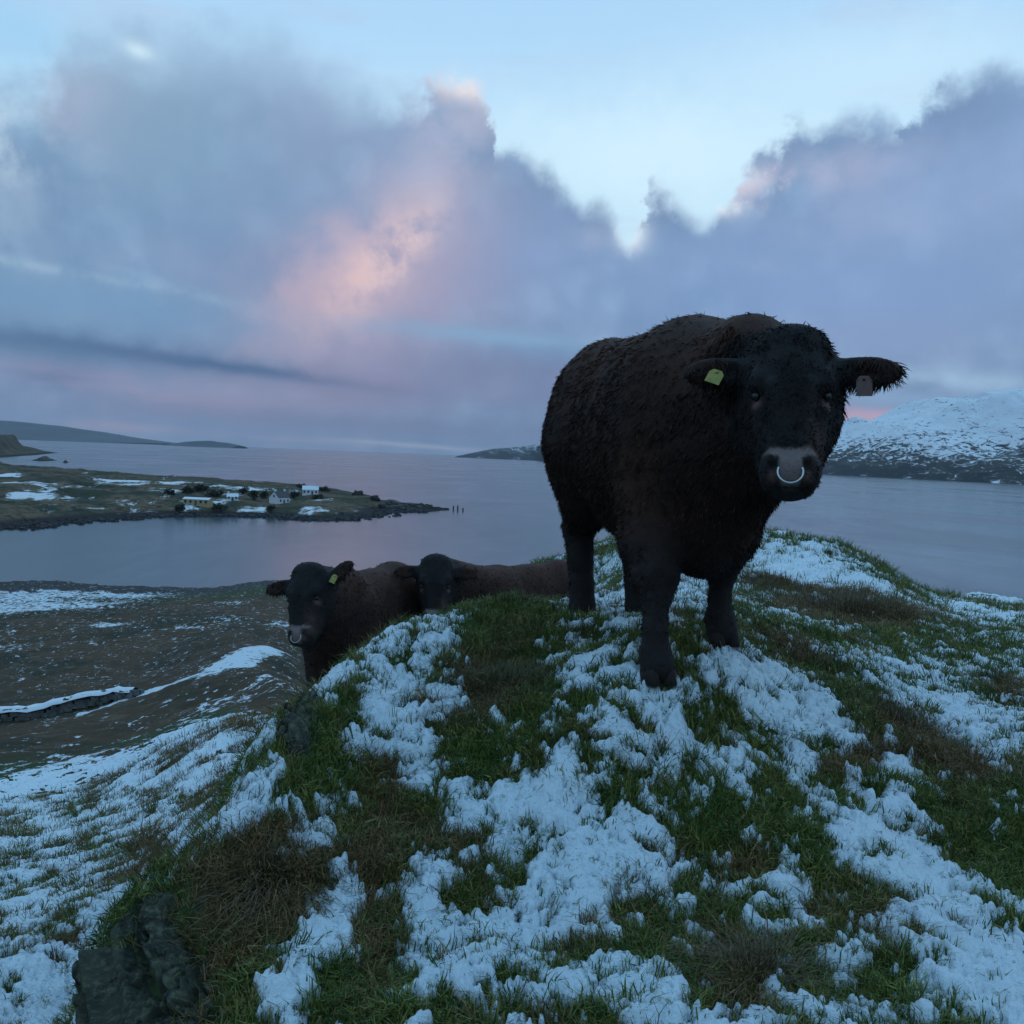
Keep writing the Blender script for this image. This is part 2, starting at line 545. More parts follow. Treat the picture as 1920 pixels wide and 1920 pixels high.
SNOW = affine_blobs([
    # bare turf
    (950, 1290, 70, 130, 8, -1.6), (1010, 1350, 90, 50, 0, -1.1), (920, 1180, 70, 50, 0, -1.0), (1120, 1200, 120, 26, 0, -0.9),
    (960, 1135, 170, 16, 0, -0.9), (690, 1215, 70, 18, -30, -0.7), (770, 1245, 40, 25, 0, -0.6), (610, 1400, 38, 110, 20, -1.7),
    (655, 1330, 25, 40, 20, -0.8), (540, 1420, 45, 60, 20, -1.4), (700, 1500, 110, 80, 0, -1.2), (720, 1590, 90, 60, 0, -1.2), (870, 1600, 60, 30, 0, -0.9),
    (500, 1650, 110, 75, 0, -1.8), (430, 1720, 90, 100, 0, -1.6), (705, 1780, 42, 170, -4, -1.8), (640, 1890, 60, 60, 0, -1.0),
    (830, 1580, 55, 38, 0, -0.8), (300, 1800, 120, 130, 0, -1.8), (400, 1880, 90, 60, 0, -1.5),
    (1330, 1320, 40, 35, 0, -0.9), (1300, 1200, 60, 26, 0, -0.7), (1430, 1420, 45, 32, 0, -0.9), (1590, 1430, 90, 26, 0, -1.0), (1240, 1450, 32, 24, 0, -0.7),
    (1480, 1225, 80, 24, 28, -1.5), (1570, 1290, 80, 36, 35, -1.7), (1690, 1375, 100, 42, 35, -1.8), (1810, 1450, 90, 42, 30, -1.8), (1900, 1490, 70, 50, 30, -1.5),
    (1640, 1205, 230, 12, 0, -0.9), (1860, 1290, 50, 26, 0, -1.2), (1780, 1225, 120, 12, 0, -0.8),
    (1355, 1540, 90, 50, 15, -1.1), (1400, 1650, 110, 65, 0, -1.5), (1580, 1690, 70, 45, 0, -1.2), (1290, 1690, 50, 50, 0, -1.0),
    (1440, 1800, 90, 50, 0, -1.3), (1320, 1860, 70, 50, 0, -1.1), (1790, 1530, 45, 90, -25, -1.5), (1860, 1610, 70, 45, 20, -1.6), (1650, 1600, 40, 30, 0, -0.4),
    (1080, 1790, 75, 26, -28, -1.1), (955, 1650, 60, 18, -38, -1.0), (1010, 1850, 80, 24, -8, -0.9), (1210, 1790, 50, 50, 0, -0.8), (1150, 1505, 60, 18, 0, -0.7), (880, 1690, 28, 36, 0, -0.8),
    (1240, 1540, 50, 22, 0, -0.6), (1450, 1500, 50, 22, 0, -0.5), (1130, 1400, 50, 22, 0, -0.6), (1500, 1600, 40, 20, 0, -0.5),
    (1560, 1150, 110, 20, 0, -1.6), (1480, 1104, 100, 7, 0, -1.5), (1700, 1160, 70, 16, 0, -1.5), (1650, 1195, 90, 9, 0, -1.0), (1800, 1120, 90, 6, 0, -1.8), (1400, 1170, 40, 26, 0, -0.7),
    (1500, 1009, 90, 4, 0, -1.2), (1680, 1070, 50, 10, 45, -0.8),
    (1880, 1690, 40, 30, 0, -0.7), (1660, 1800, 40, 50, 30, -0.5), (1380, 1900, 60, 30, 0, -0.6),
    (860, 1420, 40, 40, 0, -0.5), (900, 1380, 40, 40, 0, -0.6),
    # lying snow
    (1400, 1270, 120, 35, 12, 1.0), (1130, 1240, 60, 26, 0, 0.8), (1460, 1330, 130, 35, 25, 1.0), (1200, 1400, 120, 40, 0, 0.5), (980, 1490, 150, 40, 0, 0.8),
    (880, 1510, 60, 40, 0, 0.8), (1080, 1600, 110, 45, 0, 0.9), (790, 1190, 60, 26, -25, 0.9), (630, 1270, 40, 16, -40, 1.0), (760, 1290, 90, 26, -35, 1.1), (845, 1325, 36, 32, 0, 1.5),
    (820, 1405, 80, 14, -8, 1.2), (680, 1390, 30, 70, 35, 0.9), (790, 1475, 26, 16, 0, 1.3), (530, 1510, 85, 50, -15, 1.5), (600, 1450, 40, 26, -30, 0.9), (655, 1690, 36, 55, -20, 1.9), (600, 1785, 55, 36, -45, 1.7),
    (540, 1870, 46, 60, 0, 1.9), (395, 1810, 26, 40, 20, 2.2), (425, 1735, 22, 26, 0, 1.7), (500, 1735, 20, 18, 0, 1.1), (360, 1920, 40, 20, 0, .8),
    (830, 1640, 70, 26, 20, 1.0), (800, 1720, 60, 50, 0, 1.0), (880, 1860, 120, 60, 0, 1.0), (1060, 1690, 90, 45, 0, 0.9), (1110, 1880, 110, 36, 0, 0.9), (1630, 1570, 110, 40, 12, 1.2),
    (1740, 1680, 90, 50, 25, 1.1), (1860, 1810, 120, 80, 25, 1.4), (1840, 1490, 56, 20, 32, 1.3), (1760, 1310, 120, 22, 15, 1.0), (1860, 1400, 70, 30, 20, 0.9), (1540, 1230, 60, 10, 20, 1.1), (1670, 1430, 30, 26, 0, 1.2), (1700, 1200, 50, 6, 0, .7),
    (1520, 1060, 120, 26, 0, 0.9), (1300, 1100, 120, 20, 0, 0.9), (1850, 1160, 90, 12, 10, 0.8), (1480, 1150, 60, 9, 0, .5), (1200, 1060, 80, 20, 0, 0.7), (1580, 1880, 60, 40, 0, 0.5),
    (900, 1560, 70, 30, 0, .6), (1180, 1620, 120, 50, 0, .6), (1000, 1760, 120, 40, 0, .6), (820, 1800, 60, 60, 0, .8), (1220, 1880, 70, 40, 0, .5), (1700, 1580, 70, 40, 0, .7), (1760, 1740, 70, 40, 0, .6), (1560, 1540, 70, 30, 0, .5),
    (1290, 1390, 130, 50, 20, .5), (1050, 1530, 100, 40, 0, .4), (1500, 1400, 50, 30, 0, .5), (1920, 1850, 90, 70, 0, .7), (1000, 1060, 60, 12, 0, -.8),
    # lower slope on the left
    (60, 1440, 320, 26, 0, 0.9), (330, 1480, 120, 26, -15, 0.7), (100, 1530, 260, 26, -8, 0.5), (60, 1480, 260, 50, 0, 0.8), (180, 1560, 200, 60, -18, 0.9), (80, 1700, 130, 70, -18, 1.0), (60, 1880, 110, 50, -15, 1.0), (240, 1690, 110, 26, -30, 1.1), (350, 1550, 50, 36, 0, 1.0),
    (400, 1370, 90, 30, -12, 1.1), (420, 1440, 90, 24, -25, 0.9), (200, 1800, 40, 60, 40, 0.6),
    (240, 1395, 110, 18, -15, -1.0), (80, 1375, 160, 20, -8, -1.6), (300, 1600, 40, 26, 0, -0.9), (170, 1590, 30, 24, 0, -0.9), (90, 1650, 34, 22, 0, -0.9), (130, 1790, 50, 26, -40, -0.8),
    (300, 1500, 40, 26, 0, -0.9), (450, 1350, 50, 50, 20, -0.5), (510, 1330, 50, 40, 0, -1.2),
])
BROWN = affine_blobs([
    (1700, 1385, 120, 26, 33, 1.0), (1820, 1450, 90, 30, 30, 0.8), (1480, 1225, 70, 16, 25, 0.7), (1560, 1150, 120, 24, 0, 1.2), (1480, 1104, 110, 9, 0, 1.2), (1700, 1165, 70, 16, 0, 0.8),
    (500, 1650, 110, 70, 0, .75), (430, 1750, 90, 110, 0, .6), (880, 1330, 60, 40, 0, 0.5), (700, 1540, 120, 90, 0, 0.5), (690, 1800, 40, 160, 0, 0.4), (1400, 1640, 60, 40, 0, 0.5), (1400, 1870, 80, 50, 0, 0.8), (1600, 1430, 80, 26, 0, 0.9),
    (860, 1590, 60, 36, 0, 0.7), (240, 1420, 200, 40, -10, 0.9), (500, 1320, 60, 60, 0, 1.0), (300, 1590, 50, 30, 0, 0.8), (720, 1440, 50, 30, 0, 0.6), (820, 1340, 60, 20, -30, .6),
    (1880, 1290, 50, 30, 0, .7), (150, 1780, 60, 40, -40, 0.8), (950, 1290, 60, 60, 0, .25)])

ROCKB1 = [(300, 1740, 80, 90, 0, 1.0), (215, 1830, 75, 90, 0, 1.0), (330, 1870, 90, 70, 0, 1.0), (375, 1660, 40, 40, 0, .8), (250, 1900, 100, 50, 0, .7)]
ROCKB2 = [(570, 1350, 30, 50, 10, 1.2), (535, 1405, 22, 36, 20, .7)]
ROCKS_ = affine_blobs(ROCKB1 + ROCKB2)


def snow_field(x, y):
    r = np.hypot(x, y)
    c = 0.17 + 0.58 * np.clip(eval_blobs(SNOW, x, y), -2.0, 1.1) - 3.0 * np.clip(eval_blobs(ROCKS_, x, y) - .25, 0, 1)
    c = c - 0.16 * ss(r, 4, 6) * ss(-x / np.maximum(r, .1), .15, .35)
    front = ss(y / np.maximum(r, .1), 0.2, 0.6)
    c = np.where(front < 1, c * front + 0.35 * (1 - front), c)
    wx = x + 0.05 * fbm(x, y, 0.3, 2, .5, 55); wy = y + 0.05 * fbm(x, y, 0.3, 2, .5, 56)
    n = 0.30 * fbm(wx, wy, 0.42, 2, 0.55, 61) + 0.80 * fbm(wx, wy, 0.15, 4, 0.70, 71) + 0.62 * fbm(wx, wy, 0.050, 3, .68, 77) * (1 - .7 * ss(r, 6, 12))
    c = np.where(r > 10, np.minimum(c, 1.1 - .60 * ss(r, 10, 20)), c)
    n = n + 0.5 * fbm(x, y, 1.6, 3, 0.5, 81) * ss(r, 6, 14) + .9 * fbm(x, y, .8, 4, .65, 83) * ss(r, 12, 20) + .7 * fbm(x, y, .55, 3, .6, 85) * ss(r, 3.5, 6) * ss(-x / np.maximum(r, .1), .1, .25)
    return c + n


def snow_thick(x, y, f=None):
    if f is None: f = snow_field(x, y)
    r = np.hypot(x, y)
    e = np.clip(f / 0.7, 0, 1)
    t = 0.030 * (1 - (1 - e) ** 2.0)
    lump = 0.012 * fbm(x, y, 0.06, 4, 0.66, 91) + 0.016 * (0.35 - np.abs(fbm(x, y, 0.13, 2, 0.5, 95)))
    return np.where(f > 0, t + lump * np.clip(f * 3, 0, 1), -0.03 + 0.02 * np.clip(f + 1, 0, 1))


def polar(rows, cols_a):
    rr, aa = np.meshgrid(rows, cols_a, indexing='ij')
    return rr * np.sin(aa), rr * np.cos(aa)


def gridfaces(nr, nc, wrap=False):
    i, j = np.meshgrid(np.arange(nr - 1), np.arange(nc if wrap else nc - 1), indexing='ij')
    j2 = (j + 1) % nc
    return np.stack([i * nc + j, (i + 1) * nc + j, (i + 1) * nc + j2, i * nc + j2], -1).reshape(-1, 4)[:, ::-1]


# materials of the ground
m_ground, t, b = material('turf_soil')
tc = t.new('ShaderNodeTexCoord').outputs['Object']
n1 = t.noise(tc, 3.0, 6, 0.6); n2 = t.noise(tc, 22.0, 5, 0.65); n3 = t.noise(tc, 0.35, 5, 0.6)
brown = t.attr('brown')
green = t.mix(t.sstep(n2, 0.3, 0.7), (0.018, 0.034, 0.012, 1), (0.045, 0.072, 0.022, 1))
dead = t.mix(t.sstep(n2, 0.3, 0.7), (0.036, 0.023, 0.012, 1), (0.105, 0.066, 0.034, 1))
n4 = t.noise(t.vm('MULTIPLY', tc, (1, .7, 1)), 0.10, 8, 0.72, 0.0)
dead = t.mix(t.sstep(n4, .42, .62), dead, (0.022, 0.026, 0.014, 1))
dead = t.mix(t.m('MULTIPLY', t.sstep(t.noise(tc, .5, 7, .75), .52, .64), .7), dead, (0.13, 0.095, 0.06, 1))
base = t.mix(t.sstep(t.m('ADD', brown, c5 and t.m('MULTIPLY', t.m('SUBTRACT', n1, 0.5), 1.2)), 0.25, 0.75), green, dead)
stones = t.m('MULTIPLY', t.sstep(t.noise(t.vm('MULTIPLY', tc, (1, .6, 1)), 1.6, 7, 0.8), 0.53, 0.62), t.attr('stony'))
base = t.mix(t.m('MULTIPLY', stones, .7), base, (0.22, 0.20, 0.19, 1))
base = t.mix(t.attr('shore'), base, t.mix(t.sstep(n1, .35, .65), (0.016, 0.016, 0.015, 1), (0.06, 0.058, 0.055, 1)))
snf = t.attr('snow')
sm = t.sstep(t.m('ADD', snf, t.m('ADD', t.m('MULTIPLY', t.m('SUBTRACT', t.noise(t.vm('MULTIPLY', tc, (1, .6, 1)), 1.7, 8, 0.75), 0.5), 4.6), t.m('MULTIPLY', t.m('SUBTRACT', n3, 0.5), 0.8))), 0.48, 0.58)
base = t.mix(sm, base, (0.60, 0.68, 0.72, 1))
t.put(b.inputs['Base Color'], base)
b.inputs['Roughness'].default_value = 0.9
b.inputs['Specular IOR Level'].default_value = 0.2
bn = t.new('ShaderNodeBump'); bn.inputs['Strength'].default_value = 0.7; bn.inputs['Distance'].default_value = 0.03
t.put(bn.inputs['Height'], t.m('ADD', n2, t.m('MULTIPLY', n1, 2.0))); t.put(b.inputs['Normal'], bn.outputs[0])

m_snow, t, b = material('snow')
tc = t.new('ShaderNodeTexCoord').outputs['Object']
n = t.noise(tc, 60.0, 5, 0.7)
n2 = t.noise(tc, 14.0, 5, 0.6)
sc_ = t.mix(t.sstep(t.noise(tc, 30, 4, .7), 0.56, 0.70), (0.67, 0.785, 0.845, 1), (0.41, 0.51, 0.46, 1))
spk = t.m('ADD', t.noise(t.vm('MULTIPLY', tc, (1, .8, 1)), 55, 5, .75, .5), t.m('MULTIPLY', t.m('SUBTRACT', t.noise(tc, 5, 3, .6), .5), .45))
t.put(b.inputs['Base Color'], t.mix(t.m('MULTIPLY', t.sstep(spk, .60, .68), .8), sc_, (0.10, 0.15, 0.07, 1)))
b.inputs['Roughness'].default_value = 0.75
b.inputs['Specular IOR Level'].default_value = 0.3
b.inputs['Subsurface Weight'].default_value = 0.0
bn = t.new('ShaderNodeBump'); bn.inputs['Strength'].default_value = 0.8; bn.inputs['Distance'].default_value = 0.020
t.put(bn.inputs['Height'], t.m('ADD', n, t.m('MULTIPLY', n2, 1.5))); t.put(b.inputs['Normal'], bn.outputs[0])

# the ground sheet (dense ahead, coarse behind the camera)
front = np.linspace(-0.62, 0.62, 620)
rest = np.linspace(0.62, 2 * np.pi - 0.62, 90)[1:-1]
cols = np.concatenate([front, rest])
rows = np.concatenate([[0.25, 0.6, 0.9], np.geomspace(1.2, 330, 620)])
gx_, gy_ = polar(rows, cols)
gz_ = ground(gx_, gy_)
Rr = np.hypot(gx_, gy_)
sf = snow_field(gx_, gy_)
far = ss(Rr, 24, 48)
# snow cover of the far field and slopes, painted as coverage
FSNOW = affine_blobs([
    (400, 1262, 80, 6, -19, .9), (400, 1325, 70, 18, -15, 0.50), (330, 1312, 60, 8, -18, -.7), (440, 1290, 60, 8, -18, -.8), (380, 1370, 70, 16, -10, 0.6), (470, 1285, 40, 8, -18, .4),
    (100, 1400, 220, 24, -6, -1.2), (350, 1290, 90, 8, -15, -0.5),
    (60, 1112, 160, 10, 0, 1.4), (90, 1137, 150, 8, 0, 1.5), (240, 1118, 90, 6, 0, 1.0), (30, 1125, 60, 16, 0, 1.0),
    (205, 1171, 36, 5, 0, 1.3), (350, 1178, 26, 5, 0, 1.0), (430, 1165, 40, 12, 0, 0.5), (520, 1170, 25, 8, 0, .8), (440, 1130, 40, 5, 0, .7), (180, 1205, 40, 3, 0, .6),
    (20, 1215, 60, 10, 0, .4), (-200, 1200, 200, 60, 0, .4)])
fs = eval_blobs(FSNOW, gx_, gy_)
slope_zone = ss(Rr, 22, 28) * (1 - ss(Rr, 55, 60))
snow_attr = far * (-0.04 + .66 * np.clip(fs, -1, 1.1)) + slope_zone * (0.22 + 0.18 * np.clip(eval_blobs(SNOW, gx_, gy_), -2, 1.2))
# a snow covered bank/track runs below the dry-stone wall
WL = [hit(x, y)[:2] for x, y in ((-260, 1400), (-100, 1372), (0, 1358), (120, 1334), (200, 1316), (262, 1302))]
WR_ = [hit(x, y)[:2] for x, y in ((0, 1352), (120, 1332), (250, 1303), (330, 1287), (420, 1258), (510, 1224))]


def dist_poly(x, y, P):
    d = np.full(x.shape, 1e9)
    for a, b_ in zip(P[:-1], P[1:]):
        ab = b_ - a
        tt = np.clip(((x - a[0]) * ab[0] + (y - a[1]) * ab[1]) / (ab @ ab), 0, 1)
        d = np.minimum(d, np.hypot(x - a[0] - tt * ab[0], y - a[1] - tt * ab[1]))
    return d



WR = [hit(x, y)[:2] for x, y in ((200, 1322), (262, 1303), (330, 1281), (420, 1250), (512, 1218))]
dtr = dist_poly(gx_, gy_, WR)
snow_attr = np.maximum(snow_attr, 1.05 * (1 - ss(dtr, .5, 2.6)) * ss(Rr, 40, 50))
snow_attr = np.where(gz_ < 0.6, 0, snow_attr)
brown_attr = np.clip(eval_blobs(BROWN, gx_, gy_), 0, 1.2) * (1 - far) + far * (0.85 - 0.5 * ss(Rr, 140, 165))
stony = ss(Rr, 66, 80) * (1 - ss(Rr, 130, 155)) * np.clip(0.5 - (gx_ + 20) / 50, 0, 1) * (0.25 + 1.0 * np.clip(fbm(gx_, gy_, 14, 3, .5, 5), 0, 1))
shore = 1 - ss(gz_, 0.5, 1.3)
m_g = mesh('ground', np.stack([gx_, gy_, gz_], -1).reshape(-1, 3), gridfaces(len(rows), len(cols), True), m_ground, smooth=True,
           attrs={'snow': snow_attr.ravel(), 'brown': brown_attr.ravel(), 'stony': np.clip(stony, 0, 1).ravel(), 'shore': shore.ravel()})
m_g['kind'] = 'structure'

# lying snow as its own lumpy layer
cs = np.linspace(-0.60, 0.60, 760)
rs = np.geomspace(1.5, 31, 620)
sx, sy = polar(rs, cs)
f = snow_field(sx, sy)
th = snow_thick(sx, sy, f)
fade = 1 - ss(np.hypot(sx, sy), 25, 31)
sz = ground(sx, sy) + np.where(th > 0, th * (0.2 + 0.8 * fade), th) - (1 - fade) * 0.04
F = gridfaces(len(rs), len(cs))
keep = (th.ravel()[F] > 0).any(1)
F = F[keep]
used, inv = np.unique(F, return_inverse=True)
V = np.stack([sx, sy, sz], -1).reshape(-1, 3)[used]
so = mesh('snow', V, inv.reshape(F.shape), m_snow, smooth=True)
tag(so, 'patchy thin snow lying in lumps over the turf of the knoll', 'snow', kind='stuff')


# ------------------------------------------------------------------ grass (instanced tufts)
def blade_tuft(name, nb, spread, hgt, wid, lean, mat, seed):
    r = np.random.default_rng(seed)
    V, F = [], []
    for i in range(nb):
        a = r.uniform(0, 2 * np.pi); rad = spread * math.sqrt(r.uniform())
        p = np.array([rad * math.cos(a), rad * math.sin(a), -0.01])
        h = hgt * r.uniform(0.5, 1.2)
        d = np.array([math.cos(a + r.normal(0, .8)), math.sin(a + r.normal(0, .8)), 0]) * lean * r.uniform(0.3, 1.3)
        s = np.array([-d[1], d[0], 0]); s = s / (np.linalg.norm(s) + 1e-6) * wid * 0.5
        s = s + np.array([r.normal(), r.normal(), 0]) * wid * .15
        k = len(V)
        mid_ = p + d * h * 0.35 + np.array([0, 0, h * 0.62])
        tip = p + d * h * 1.05 + np.array([0, 0, h * (0.95 - 0.35 * min(1, lean))])
        V += [p - s, p + s, mid_ - s * .8, mid_ + s * .8, tip]
        F += [(k, k + 1, k + 3, k + 2), (k + 2, k + 3, k + 4)]
    me = bpy.data.meshes.new(name)
    me.from_pydata([tuple(v) for v in V], [], F)
    me.materials.append(mat)
    return bpy.data.objects.new(name, me)


def grassmat(name, c0, c1, c2):
    m, t, b = material(name)
    rnd = t.new('ShaderNodeObjectInfo').outputs['Random']
    tc = t.new('ShaderNodeTexCoord').outputs['Object']
    z = t.new('ShaderNodeSeparateXYZ'); t.l.new(tc, z.inputs[0])
    c = t.ramp(rnd, [(0, c0), (0.55, c1), (1, c2)])
    t.put(b.inputs['Base Color'], c)
    b.inputs['Roughness'].default_value = 0.6
    b.inputs['Specular IOR Level'].default_value = 0.25
    return m


mg_green = grassmat('green_grass', (0.026, 0.060, 0.011, 1), (0.072, 0.118, 0.020, 1), (0.20, 0.20, 0.050, 1))
mg_dead = grassmat('dead_grass', (0.050, 0.048, 0.014, 1), (0.120, 0.078, 0.026, 1), (0.24, 0.155, 0.065, 1))


def scatter(name, protos, P, rotz, tilt, scale, label):
    src = bpy.data.collections.new(name + '_tufts')
    for p in protos: src.objects.link(p)
    me = bpy.data.meshes.new(name)
    me.vertices.add(len(P)); me.vertices.foreach_set('co', P.astype(np.float32).ravel())
    for k, v, ty, key in (('rot', np.stack([tilt[:, 0], tilt[:, 1], rotz], 1), 'FLOAT_VECTOR', 'vector'), ('sc', scale, 'FLOAT', 'value')):
        a_ = me.attributes.new(k, ty, 'POINT'); a_.data.foreach_set(key, v.astype(np.float32).ravel())
    a_ = me.attributes.new('idx', 'INT', 'POINT'); a_.data.foreach_set('value', rng.integers(0, len(protos), len(P)).astype(np.int32))
    o = bpy.data.objects.new(name, me); COL.objects.link(o)
    ng = bpy.data.node_groups.new(name + '_scatter', 'GeometryNodeTree')
    ng.interface.new_socket('Geometry', in_out='INPUT', socket_type='NodeSocketGeometry')
    ng.interface.new_socket('Geometry', in_out='OUTPUT', socket_type='NodeSocketGeometry')
    gi = ng.nodes.new('NodeGroupInput'); go = ng.nodes.new('NodeGroupOutput')
    ci = ng.nodes.new('GeometryNodeCollectionInfo'); ci.inputs['Collection'].default_value = src
    ci.inputs['Separate Children'].default_value = True; ci.inputs['Reset Children'].default_value = True
    ip = ng.nodes.new('GeometryNodeInstanceOnPoints'); ip.inputs['Pick Instance'].default_value = True

    def na(nm, ty):
        n_ = ng.nodes.new('GeometryNodeInputNamedAttribute'); n_.data_type = ty; n_.inputs['Name'].default_value = nm
        return n_.outputs['Attribute']
    L = ng.links.new
    L(gi.outputs[0], ip.inputs['Points']); L(ci.outputs[0], ip.inputs['Instance'])
    L(na('idx', 'INT'), ip.inputs['Instance Index'])
    e2r = ng.nodes.new('FunctionNodeEulerToRotation'); L(na('rot', 'FLOAT_VECTOR'), e2r.inputs[0]); L(e2r.outputs[0], ip.inputs['Rotation'])
    L(na('sc', 'FLOAT'), ip.inputs['Scale']); L(ip.outputs[0], go.inputs[0])
    md = o.modifiers.new('scatter', 'NODES'); md.node_group = ng
    tag(o, label, 'grass', kind='stuff')
    return o


def norm_tilt(x, y):
    e = 0.05
    dzx = (ground(x + e, y) - ground(x - e, y)) / (2 * e)
    dzy = (ground(x, y + e) - ground(x, y - e)) / (2 * e)
    return np.clip(np.arctan(dzy), -.9, .9), np.clip(-np.arctan(dzx), -.9, .9)


NP = 150000
ra = rng.uniform(-0.58, 0.58, NP)
rr_ = np.exp(rng.uniform(math.log(1.6), math.log(22), NP))
keepd = rng.uniform(size=NP) < np.clip(0.25 + 0.75 * ss(rr_, 1.6, 3.2), 0, 1)
ra, rr_ = ra[keepd], rr_[keepd]
px_, py_ = rr_ * np.sin(ra), rr_ * np.cos(ra)
ff = snow_field(px_, py_)
ok = (ff < 0.03) | ((ff < 0.35) & (rng.uniform(size=len(ff)) < 0.30)) | (rng.uniform(size=len(ff)) < 0.05)
ok &= eval_blobs(affine_blobs(ROCKB1 + ROCKB2), px_, py_) < .60 + rng.normal(0, .34, len(ff))
px_, py_, rr_, ff = px_[ok], py_[ok], rr_[ok], ff[ok]
bz = ground(px_, py_)
br = eval_blobs(BROWN, px_, py_) + .28 * ss(rr_, 4, 6) * ss(-px_ / rr_, .15, .3) + 0.45 * fbm(px_, py_, 0.5, 3, .5, 123)
isb = br + rng.normal(0, .20, len(br)) > 0.30
tx, ty = norm_tilt(px_, py_)
tilt = np.stack([tx + rng.normal(0, .2, len(tx)), ty + rng.normal(0, .2, len(ty))], 1)
rz_ = rng.uniform(0, 2 * np.pi, len(px_))
sc_ = rng.uniform(.6, 1.25, len(px_)) * (1 + 0.13 * np.clip(rr_ - 4, 0, 14)) * np.where(ff > 0.02, .95, .9)
PG = np.stack([px_, py_, bz], 1)
prot_g = [blade_tuft('grass_tuft', 17, .038, h * .9, .0028, l, mg_green, 100 + i) for i, (h, l) in enumerate([(.055, .6), (.045, .9), (.07, .5), (.05, 1.1), (.085, .7)])]
prot_d = [blade_tuft('dead_grass_tuft', 14, .035, h, .0030, l, mg_dead, 200 + i) for i, (h, l) in enumerate([(.06, .9), (.05, 1.2), (.08, .8), (.07, 1.3)])]
scatter('grass', prot_g, PG[~isb], rz_[~isb], tilt[~isb], sc_[~isb], 'short green turf grass covering the knoll between the snow')
scatter('dead_grass', prot_d, PG[isb], rz_[isb], tilt[isb], sc_[isb], 'withered brown grass on the banks and hollows of the knoll')

# ------------------------------------------------------------------ signed-distance sculpting for the cattle
def smin(a, b, k):
    h = np.clip(0.5 + 0.5 * (b - a) / k, 0, 1)
    return b * (1 - h) + a * h - k * h * (1 - h)


